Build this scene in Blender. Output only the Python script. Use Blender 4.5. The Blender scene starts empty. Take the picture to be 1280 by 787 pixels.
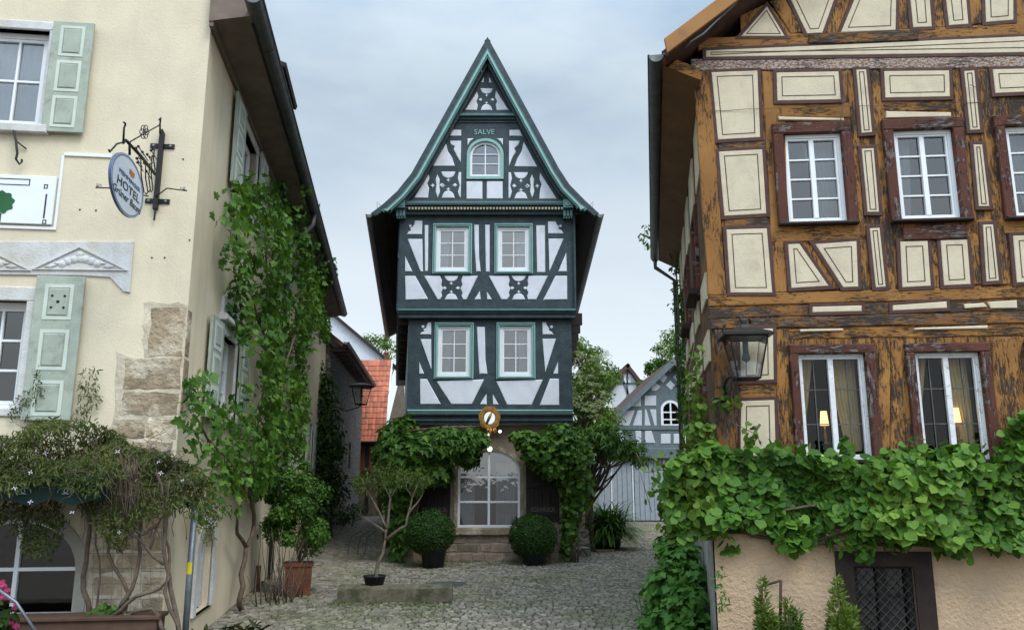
import bpy, math, random
import numpy as np
from mathutils import Vector, Matrix
from mathutils.geometry import tessellate_polygon
random.seed(7); rng = np.random.default_rng(7)
S = bpy.context.scene; COL = S.collection
R_ = math.radians

# ------------------------------------------------------------------ camera
CAMZ = 2.1; PITCH = math.atan(.2); FPX = 1000.0
cam = bpy.data.cameras.new('camera'); cam_o = bpy.data.objects.new('camera', cam); COL.objects.link(cam_o)
cam.sensor_width = 36; cam.lens = 36*FPX/1280; cam.clip_start = .1; cam.clip_end = 2000
cam_o.location = (0, 0, CAMZ); cam_o.rotation_euler = (R_(90)+PITCH, 0, 0); S.camera = cam_o

# ------------------------------------------------------------------ sky, sun, exposure
SUN_EL, SUN_AZ = R_(52), R_(140)          # sun hidden behind thin cloud, behind the camera's right shoulder
SUN_STRENGTH, SKY_STRENGTH, EXPOSURE = 1.35, .12, .52
W = bpy.data.worlds.new('World'); S.world = W; W.use_nodes = True
nt = W.node_tree; nd = nt.nodes; lk = nt.links; nd.clear()
def wn(t, **k):
    n = nd.new(t)
    for a, b in k.items(): setattr(n, a, b)
    return n
out = wn('ShaderNodeOutputWorld'); bg = wn('ShaderNodeBackground'); bg.inputs[1].default_value = SKY_STRENGTH
sky = wn('ShaderNodeTexSky', sky_type='NISHITA', sun_disc=False, sun_elevation=SUN_EL, sun_rotation=SUN_AZ)
tc = wn('ShaderNodeTexCoord')
sep = wn('ShaderNodeSeparateXYZ'); lk.new(tc.outputs['Generated'], sep.inputs[0])
mp = wn('ShaderNodeMapping'); mp.inputs['Scale'].default_value = (1, 1, 2.6); lk.new(tc.outputs['Generated'], mp.inputs[0])
n1 = wn('ShaderNodeTexNoise'); n1.inputs['Scale'].default_value = 2.2; n1.inputs['Detail'].default_value = 7; n1.inputs['Roughness'].default_value = .52
lk.new(mp.outputs[0], n1.inputs['Vector'])
cr = wn('ShaderNodeValToRGB'); e = cr.color_ramp.elements            # cloud colour: blue grey to near white
e[0].position = .40; e[0].color = (2.45, 3.3, 4.25, 1); e[1].position = .62; e[1].color = (4.1, 4.8, 5.3, 1)
lk.new(n1.outputs['Fac'], cr.inputs[0])
hz = wn('ShaderNodeMapRange'); hz.inputs[1].default_value = .10; hz.inputs[2].default_value = .50; hz.inputs[3].default_value = .95; hz.inputs[4].default_value = 0
lk.new(sep.outputs[2], hz.inputs[0])
pale = wn('ShaderNodeMix', data_type='RGBA'); lk.new(hz.outputs[0], pale.inputs[0]); lk.new(cr.outputs[0], pale.inputs[6]); pale.inputs[7].default_value = (6.1, 6.55, 6.8, 1)
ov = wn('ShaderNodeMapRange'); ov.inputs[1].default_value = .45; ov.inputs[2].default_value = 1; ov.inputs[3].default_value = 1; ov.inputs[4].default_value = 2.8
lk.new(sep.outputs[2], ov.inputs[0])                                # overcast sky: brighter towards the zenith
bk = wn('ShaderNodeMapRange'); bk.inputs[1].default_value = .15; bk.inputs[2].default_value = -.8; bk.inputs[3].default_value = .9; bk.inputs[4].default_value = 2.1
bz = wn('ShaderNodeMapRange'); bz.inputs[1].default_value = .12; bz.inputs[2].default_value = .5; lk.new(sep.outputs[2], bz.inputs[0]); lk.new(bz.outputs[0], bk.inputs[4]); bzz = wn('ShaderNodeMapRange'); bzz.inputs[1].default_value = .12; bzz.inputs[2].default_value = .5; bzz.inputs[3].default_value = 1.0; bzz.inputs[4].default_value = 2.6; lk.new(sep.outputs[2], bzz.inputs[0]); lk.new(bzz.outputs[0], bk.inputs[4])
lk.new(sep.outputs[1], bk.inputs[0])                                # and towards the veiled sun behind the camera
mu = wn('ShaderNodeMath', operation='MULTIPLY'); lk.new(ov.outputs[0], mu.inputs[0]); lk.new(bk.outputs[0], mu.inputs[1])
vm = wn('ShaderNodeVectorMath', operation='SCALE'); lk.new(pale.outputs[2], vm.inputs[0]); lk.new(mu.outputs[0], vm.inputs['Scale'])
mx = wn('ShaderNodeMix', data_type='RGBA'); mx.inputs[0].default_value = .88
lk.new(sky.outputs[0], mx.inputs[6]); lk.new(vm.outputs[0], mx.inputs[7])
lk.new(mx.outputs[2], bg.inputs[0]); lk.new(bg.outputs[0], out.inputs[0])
sl = bpy.data.lights.new('sun', 'SUN'); sl.energy = SUN_STRENGTH; sl.angle = R_(25); sl.color = (1, .96, .9)
so = bpy.data.objects.new('sun', sl); COL.objects.link(so); so.rotation_euler = (R_(90)-SUN_EL, 0, R_(40))
S.view_settings.view_transform = 'Standard'; S.view_settings.look = 'None'; S.view_settings.exposure = EXPOSURE
S.view_settings.gamma = 1; S.view_settings.use_curve_mapping = False
S.cycles.use_denoising = True; S.cycles.max_bounces = 7; S.cycles.transparent_max_bounces = 12

# ------------------------------------------------------------------ planes in the place
_F = Vector((0, math.cos(PITCH), math.sin(PITCH))); _U = Vector((0, -math.sin(PITCH), math.cos(PITCH))); _C = Vector((0, 0, CAMZ))
def ray(x, y): return _F + Vector((1, 0, 0))*((x-640)/FPX) + _U*((393.5-y)/FPX)
def atY(x, y, Y):
    d = ray(x, y); return _C + d*(Y/d.y)
def gnd(x, y, z=0.):
    d = ray(x, y); return _C + d*((z-CAMZ)/d.z)
class Plane:                     # a wall: origin on the ground, e along it, n out of it, z up
    def __init__(s, O, ang):
        a = R_(ang); s.O = Vector((O[0], O[1], 0)); s.e = Vector((math.cos(a), math.sin(a), 0)); s.n = Vector((s.e.y, -s.e.x, 0))
    def P(s, u, v, w=0): return s.O + s.e*u + s.n*w + Vector((0, 0, v))
    def px(s, x, y, w=0):
        d = ray(x, y); P = _C + d*(((s.O+s.n*w-_C).dot(s.n))/d.dot(s.n)); return ((P-s.O).dot(s.e), P.z)
    def poly(s, pts, w=0): return [s.px(x, y, w) for x, y in pts]
    def shifted(s, w):
        q = Plane((0, 0), 0); q.O = s.O+s.n*w; q.e = s.e; q.n = s.n; return q

# ------------------------------------------------------------------ mesh builder
def mats_of(m): return m if isinstance(m, (list, tuple)) else [m]
def world_loc(o):
    v = Vector((0, 0, 0))
    while o: v = v + o.location; o = o.parent
    return v
class Geo:
    def __init__(s): s.v = []; s.f = []; s.m = []; s.uv = []; s.r = []; s.has_uv = False
    def add(s, vs, fs, m=0, uv=None, r=0.):
        b = len(s.v); s.v += [tuple(p) for p in vs]
        for i, f in enumerate(fs):
            s.f.append(tuple(b+k for k in f)); s.m.append(m); s.r.append(r)
            if uv is not None: s.has_uv = True; s.uv += [uv[k] for k in f]
            else: s.uv += [(0., 0.)]*len(f)
    def build(s, name, mat, parent=None, smooth=False, rnd=False):
        me = bpy.data.meshes.new(name); off = world_loc(parent) if parent else Vector((0, 0, 0))
        a = np.array(s.v, dtype=float)-np.array(off); me.from_pydata(a.tolist(), [], s.f)
        for x in mats_of(mat): me.materials.append(x)
        if len(mats_of(mat)) > 1: me.polygons.foreach_set('material_index', s.m)
        if s.has_uv: me.uv_layers.new(name='UVMap').data.foreach_set('uv', [c for q in s.uv for c in q])
        if rnd: me.attributes.new('rnd', 'FLOAT', 'FACE').data.foreach_set('value', s.r)
        if smooth: me.polygons.foreach_set('use_smooth', [True]*len(s.f))
        me.update(); o = bpy.data.objects.new(name, me); COL.objects.link(o); o.parent = parent; return o
def empty(name, loc, label=None, cat=None, group=None):
    o = bpy.data.objects.new(name, None); COL.objects.link(o); o.location = loc; o.empty_display_size = .2
    return tag(o, label, cat, group)
def tag(o, label=None, cat=None, group=None, kind=None):
    for k, v in (('label', label), ('category', cat), ('group', group), ('kind', kind)):
        if v: o[k] = v
    return o
def copy_tree(o, parent=None):
    c = o.copy(); COL.objects.link(c); c.parent = parent
    for ch in list(o.children): copy_tree(ch, c)
    return c

def area(p): return sum(p[i][0]*p[(i+1) % len(p)][1]-p[(i+1) % len(p)][0]*p[i][1] for i in range(len(p)))/2
def ccw(p): return list(p) if area(p) > 0 else list(p)[::-1]
def inset(p, d):
    n = len(p); o = []
    for i in range(n):
        a, b, c = Vector(p[i-1]), Vector(p[i]), Vector(p[(i+1) % n])
        e1 = (b-a); e2 = (c-b)
        if e1.length < 1e-6 or e2.length < 1e-6: o.append(tuple(b)); continue
        e1.normalize(); e2.normalize(); n1 = Vector((-e1.y, e1.x)); n2 = Vector((-e2.y, e2.x)); m = n1+n2
        k = d/max(.35, (1+n1.dot(n2)))
        o.append((b.x+m.x*k, b.y+m.y*k))
    return o
def tri(poly):
    return [tuple(t) for t in tessellate_polygon([[Vector((x, y, 0)) for x, y in poly]])]
def fixtri(vs, fs, n):
    o = []
    for f in fs:
        a, b, c = (Vector(vs[k]) for k in f[:3])
        o.append(f if (b-a).cross(c-a).dot(n) > 0 else f[::-1])
    return o
def prism(g, pl, p, w0, w1, bev=0., m=0, r=0., grain=None, back=False):
    """outline p (u,v) on wall pl, from depth w0 out to w1, its front edge eased by bev"""
    p = ccw(p); n = len(p); rings = [(p, w0), (p, w1-bev*.8 if bev else w1)]
    if bev: rings.append((inset(p, bev), w1))
    vs = []; uv = []; ru = random.random()*50
    for q, w in rings:
        for a, b in q:
            vs.append(pl.P(a, b, w)); uv.append((ru+a, b+ru) if grain != 'v' else (ru+b, a+ru))
    fs = []
    for k in range(len(rings)-1):
        for i in range(n):
            j = (i+1) % n; fs.append((k*n+i, k*n+j, (k+1)*n+j, (k+1)*n+i))
    b = (len(rings)-1)*n; top = rings[-1][0]
    if n <= 4: fs.append(tuple(b+i for i in range(n)))
    else: fs += fixtri(vs, [tuple(b+i for i in t) for t in tri(top)], pl.n)
    if back: fs.append(tuple(range(n))[::-1]) if n <= 4 else None
    g.add(vs, fs, m, uv if grain else None, r)
def rect(u0, u1, v0, v1): return [(u0, v0), (u1, v0), (u1, v1), (u0, v1)]
def pbox(g, pl, u0, u1, v0, v1, w0, w1, bev=0., m=0, grain=None): prism(g, pl, rect(u0, u1, v0, v1), w0, w1, bev, m, grain=grain, back=True)
def ringp(g, pl, po, pi, w0, w1, m=0):
    n = len(po); vs = [pl.P(a, b, w) for q, w in ((po, w0), (po, w1), (pi, w1), (pi, w0)) for a, b in q]; fs = []
    for k in range(3):
        for i in range(n):
            j = (i+1) % n; fs.append((k*n+i, k*n+j, (k+1)*n+j, (k+1)*n+i))
    g.add(vs, fs, m)
def wallm(g, pl, outer, holes=(), w=0., depth=.2, m=0, hm=None, grain=None):
    """flat wall with openings; each opening has reveals going in"""
    outer = ccw(outer); holes = [ccw(h) for h in holes]; allp = [outer]+holes
    t = tessellate_polygon([[Vector((x, y, 0)) for x, y in q] for q in allp]); flat = [q for h in allp for q in h]
    vs = [pl.P(a, b, w) for a, b in flat]; uv = [(b, a) for a, b in flat]
    g.add(vs, fixtri(vs, [tuple(f) for f in t], pl.n), m, uv if grain else None)
    for h in holes:
        n = len(h); vs = [pl.P(a, b, q) for q in (w, w-depth) for a, b in h]
        g.add(vs, [(i, n+i, n+(i+1) % n, (i+1) % n) for i in range(n)], m if hm is None else hm)
def boxw(g, c, sx, sy, sz, rz=0, m=0, top=1., bev=0):
    """upright box, centre of its base at c; top = taper"""
    ca, sa = math.cos(rz), math.sin(rz); vs = []
    for z, k in ((0, 1), (sz, top)):
        for x, y in ((-1, -1), (1, -1), (1, 1), (-1, 1)):
            a, b = x*sx/2*k, y*sy/2*k; vs.append((c[0]+a*ca-b*sa, c[1]+a*sa+b*ca, c[2]+z))
    g.add(vs, [(3, 2, 1, 0), (4, 5, 6, 7), (0, 1, 5, 4), (1, 2, 6, 5), (2, 3, 7, 6), (3, 0, 4, 7)], m)
def tube(g, pts, rad, n=8, m=0, cap=True):
    pts = [Vector(p) for p in pts]; k = len(pts); rad = [rad]*k if not isinstance(rad, (list, tuple)) else list(rad)
    vs = []; a = None
    for i, p in enumerate(pts):
        t = (pts[min(i+1, k-1)]-pts[max(i-1, 0)])
        t = t.normalized() if t.length > 1e-9 else Vector((0, 0, 1))
        if a is None: a = t.cross(Vector((0, 0, 1)) if abs(t.z) < .9 else Vector((1, 0, 0))).normalized()
        else:
            a = a-t*a.dot(t); a = a.normalized() if a.length > 1e-6 else t.orthogonal().normalized()
        b = t.cross(a)
        for j in range(n):
            q = 2*math.pi*j/n; vs.append(p+(a*math.cos(q)+b*math.sin(q))*rad[i])
    fs = [(i*n+j, i*n+(j+1) % n, (i+1)*n+(j+1) % n, (i+1)*n+j) for i in range(k-1) for j in range(n)]
    if cap: fs += [tuple(range(n))[::-1], tuple((k-1)*n+j for j in range(n))]
    g.add(vs, fs, m)
def lathe(g, c, prof, n=20, m=0, axis=None):
    """prof = (radius, height) pairs round a vertical axis (or round the vector axis)"""
    ax = Vector(axis).normalized() if axis else Vector((0, 0, 1)); a = ax.orthogonal().normalized(); b = ax.cross(a); vs = []
    for r, h in prof:
        for j in range(n):
            q = 2*math.pi*j/n; vs.append(Vector(c)+ax*h+(a*math.cos(q)+b*math.sin(q))*r)
    k = len(prof); fs = [(i*n+j, i*n+(j+1) % n, (i+1)*n+(j+1) % n, (i+1)*n+j) for i in range(k-1) for j in range(n)]
    g.add(vs, fs+[tuple((k-1)*n+j for j in range(n)), tuple(range(n))[::-1]], m)
def wob(a, b, n=6, amp=.06, sag=0.):
    a, b = Vector(a), Vector(b); o = []
    for i in range(n+1):
        t = i/n; k = math.sin(math.pi*t); p = a.lerp(b, t)+Vector((random.uniform(-1, 1), random.uniform(-1, 1), random.uniform(-.5, .5)))*amp*(1 if 0 < i < n else 0)
        p.z -= sag*k; o.append(p)
    return o
def quadp(g, pts, m=0, th=0., uv=None):
    a = [Vector(p) for p in pts]
    if not th: g.add(a, [tuple(range(len(a)))], m, uv); return
    n = (a[1]-a[0]).cross(a[2]-a[0]).normalized()*th; k = len(a)
    g.add(a+[p-n for p in a], [tuple(range(k)), tuple(range(k, 2*k))[::-1]]+[(i, k+i, k+(i+1) % k, (i+1) % k) for i in range(k)], m)

# ------------------------------------------------------------------ materials
def nodes(name):
    m = bpy.data.materials.new(name); m.use_nodes = True; t = m.node_tree; t.nodes.clear()
    o = t.nodes.new('ShaderNodeOutputMaterial'); b = t.nodes.new('ShaderNodeBsdfPrincipled'); t.links.new(b.outputs[0], o.inputs[0]); return m, t, b, o
def nn(t, typ, **k):
    n = t.nodes.new(typ)
    for a, b in k.items():
        if a.startswith('i_'): n.inputs[a[2:].replace('_', ' ')].default_value = b
        else: setattr(n, a, b)
    return n
def ramp(t, src, stops):
    r = t.nodes.new('ShaderNodeValToRGB'); el = r.color_ramp.elements
    while len(el) < len(stops): el.new(.5)
    for x, (p, c) in zip(el, stops): x.position = p; x.color = (c, c, c, 1) if isinstance(c, (int, float)) else (*c, 1)
    t.links.new(src, r.inputs[0]); return r.outputs[0]
def mixc(t, f, a, b, mode='MIX'):
    n = t.nodes.new('ShaderNodeMix'); n.data_type = 'RGBA'; n.blend_type = mode
    for s, i in ((f, 0), (a, 6), (b, 7)):
        if isinstance(s, bpy.types.NodeSocket): t.links.new(s, n.inputs[i])
        else: n.inputs[i].default_value = s if i == 0 else (*s[:3], 1)
    return n.outputs[2]
def noise(t, vec, sc, det=5, rough=.55, scale=None):
    if scale:
        mpn = nn(t, 'ShaderNodeMapping'); mpn.inputs['Scale'].default_value = scale; t.links.new(vec, mpn.inputs[0]); vec = mpn.outputs[0]
    n = nn(t, 'ShaderNodeTexNoise', i_Scale=sc, i_Detail=det, i_Roughness=rough); t.links.new(vec, n.inputs['Vector']); return n.outputs['Fac']
def bumpn(t, b, h, st, dist=.02):
    bn = nn(t, 'ShaderNodeBump', i_Strength=st, i_Distance=dist); t.links.new(h, bn.inputs['Height']); t.links.new(bn.outputs[0], b.inputs['Normal'])
def M(name, col, rough=.75, var=.25, ns=3., stain=None, sts=1.2, stt=(.52, .7), bump=0., bs=60., dist=.01, metal=0., spec=.3, rnd=0., streak=0.):
    m, t, b, o = nodes(name); c = nn(t, 'ShaderNodeTexCoord').outputs['Object']
    f = noise(t, c, ns, 6); d = tuple(x*(1-var) for x in col); l = tuple(min(1, x*(1+var*.5)) for x in col)
    cc = ramp(t, f, [(.3, d), (.7, l)])
    if stain: cc = mixc(t, ramp(t, noise(t, c, sts, 8, .65), [(stt[0], 0), (stt[1], 1)]), cc, stain)
    if streak: cc = mixc(t, ramp(t, noise(t, c, 1., 6, .6, (3.5, 3.5, .3)), [(.48, 0), (.72, streak)]), cc, tuple(x*.62 for x in (stain or col)))
    if rnd:
        a = nn(t, 'ShaderNodeAttribute', attribute_name='rnd'); k = ramp(t, a.outputs['Fac'], [(0, 1-rnd), (1, 1+rnd)]); cc = mixc(t, 1., cc, k, 'MULTIPLY')
    t.links.new(cc, b.inputs['Base Color']); b.inputs['Roughness'].default_value = rough; b.inputs['Metallic'].default_value = metal
    b.inputs['Specular IOR Level'].default_value = spec
    if bump: bumpn(t, b, noise(t, c, bs, 4, .6), bump, dist)
    return m
def peel(name, paint, paint2, bare, dark, crack=.5, patch=.6, flake=None):
    """old paint on timber: u runs along the grain; cracks, bare grey patches, flakes"""
    m, t, b, o = nodes(name); uv = nn(t, 'ShaderNodeTexCoord').outputs['UV']
    g1 = noise(t, uv, 1., 6, .65, (10, 75, 1)); g3 = noise(t, uv, 1.6, 4, .5); big = noise(t, uv, 1., 3, .5, (2.2, 5, 1))
    def lift(f, k):                           # wear gathers in some places and spares others
        m1 = nn(t, 'ShaderNodeMath', operation='MULTIPLY_ADD'); t.links.new(big, m1.inputs[0]); m1.inputs[1].default_value = k; m1.inputs[2].default_value = -k*.5
        m2 = nn(t, 'ShaderNodeMath', operation='ADD'); t.links.new(f, m2.inputs[0]); t.links.new(m1.outputs[0], m2.inputs[1]); return m2.outputs[0]
    g2 = lift(noise(t, uv, 1., 8, .72, (7, 19, 1)), .6)
    c = mixc(t, ramp(t, g3, [(.35, 0), (.65, 1)]), paint, paint2)
    c = mixc(t, ramp(t, g1, [(.45, 0), (.75, .55)]), c, tuple(x*.5 for x in paint))
    if flake: c = mixc(t, ramp(t, noise(t, uv, 1., 5, .7, (26, 52, 1)), [(.47, 0), (.55, 1)]), c, flake)
    c = mixc(t, ramp(t, g2, [(patch, 0), (patch+.05, 1)]), c, mixc(t, g1, bare, dark))
    ck = lift(noise(t, uv, 1., 8, .78, (8, 48, 1)), .5); k = ramp(t, ck, [(1-crack-.06, 0), (1-crack, 1)]); c = mixc(t, k, c, dark)
    t.links.new(c, b.inputs['Base Color']); b.inputs['Roughness'].default_value = .8; b.inputs['Specular IOR Level'].default_value = .2
    h = mixc(t, .5, g1, ramp(t, g2, [(patch-.02, 1), (patch+.05, .2)])); h = mixc(t, k, h, (0, 0, 0)); bumpn(t, b, h, .9, .012); return m
def rubble(name, a, b_, mort, sc):
    m, t, b, o = nodes(name); c = nn(t, 'ShaderNodeTexCoord').outputs['Object']; w = nn(t, 'ShaderNodeMapping'); w.inputs['Scale'].default_value = (1, 1, 1.7); t.links.new(c, w.inputs[0])
    v = nn(t, 'ShaderNodeTexVoronoi', i_Scale=sc); t.links.new(w.outputs[0], v.inputs['Vector']); e = nn(t, 'ShaderNodeTexVoronoi', feature='DISTANCE_TO_EDGE', i_Scale=sc); t.links.new(w.outputs[0], e.inputs['Vector'])
    sp = nn(t, 'ShaderNodeSeparateColor'); t.links.new(v.outputs['Color'], sp.inputs[0]); col = mixc(t, sp.outputs[0], a, b_); col = mixc(t, ramp(t, noise(t, c, 9., 6), [(.35, 0), (.7, .6)]), col, tuple(x*.5 for x in a))
    k = ramp(t, e.outputs['Distance'], [(.03, 0), (.10, 1)]); t.links.new(mixc(t, k, mort, col), b.inputs['Base Color']); b.inputs['Roughness'].default_value = .95; bumpn(t, b, mixc(t, .25, k, noise(t, c, 20., 5)), 1., .05); return m
def glass(name, tint=(.75, .8, .82), refl=.2, rough=.02):
    m, t, b, o = nodes(name); t.nodes.remove(b)
    tr = nn(t, 'ShaderNodeBsdfTransparent'); tr.inputs[0].default_value = (*tint, 1); gl = nn(t, 'ShaderNodeBsdfGlossy', i_Roughness=rough); gl.inputs[0].default_value = (1, 1, 1, 1)
    c = nn(t, 'ShaderNodeTexCoord').outputs['Object']; bn = nn(t, 'ShaderNodeBump', i_Strength=.14, i_Distance=.02); t.links.new(noise(t, c, 4., 2), bn.inputs['Height']); t.links.new(bn.outputs[0], gl.inputs['Normal'])
    lw = nn(t, 'ShaderNodeLayerWeight', i_Blend=.25); ma = nn(t, 'ShaderNodeMath', operation='MULTIPLY_ADD'); t.links.new(lw.outputs['Fresnel'], ma.inputs[0]); ma.inputs[1].default_value = .8; ma.inputs[2].default_value = refl
    mxs = nn(t, 'ShaderNodeMixShader'); t.links.new(ma.outputs[0], mxs.inputs[0]); t.links.new(tr.outputs[0], mxs.inputs[1]); t.links.new(gl.outputs[0], mxs.inputs[2]); t.links.new(mxs.outputs[0], o.inputs[0]); return m
def leafm(name, cols, trans=.28, rough=.55, spec=.22):
    m, t, b, o = nodes(name); a = nn(t, 'ShaderNodeAttribute', attribute_name='rnd')
    k = len(cols); c = ramp(t, a.outputs['Fac'], [(i/(k-1), x) for i, x in enumerate(cols)])
    f = noise(t, nn(t, 'ShaderNodeTexCoord').outputs['Object'], 25., 3); c = mixc(t, ramp(t, f, [(.3, .0), (.7, .3)]), c, tuple(x*.6 for x in cols[0]))
    t.links.new(c, b.inputs['Base Color']); b.inputs['Roughness'].default_value = rough; b.inputs['Specular IOR Level'].default_value = spec
    tl = nn(t, 'ShaderNodeBsdfTranslucent'); t.links.new(mixc(t, 1., c, (1.2, 1.25, .5), 'MULTIPLY'), tl.inputs[0])
    ms = nn(t, 'ShaderNodeMixShader'); ms.inputs[0].default_value = trans; t.links.new(b.outputs[0], ms.inputs[1]); t.links.new(tl.outputs[0], ms.inputs[2]); t.links.new(ms.outputs[0], o.inputs[0]); return m
def emit(name, col, st):
    m, t, b, o = nodes(name); b.inputs['Base Color'].default_value = (*col, 1); b.inputs['Emission Color'].default_value = (*col, 1); b.inputs['Emission Strength'].default_value = st; return m

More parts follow.
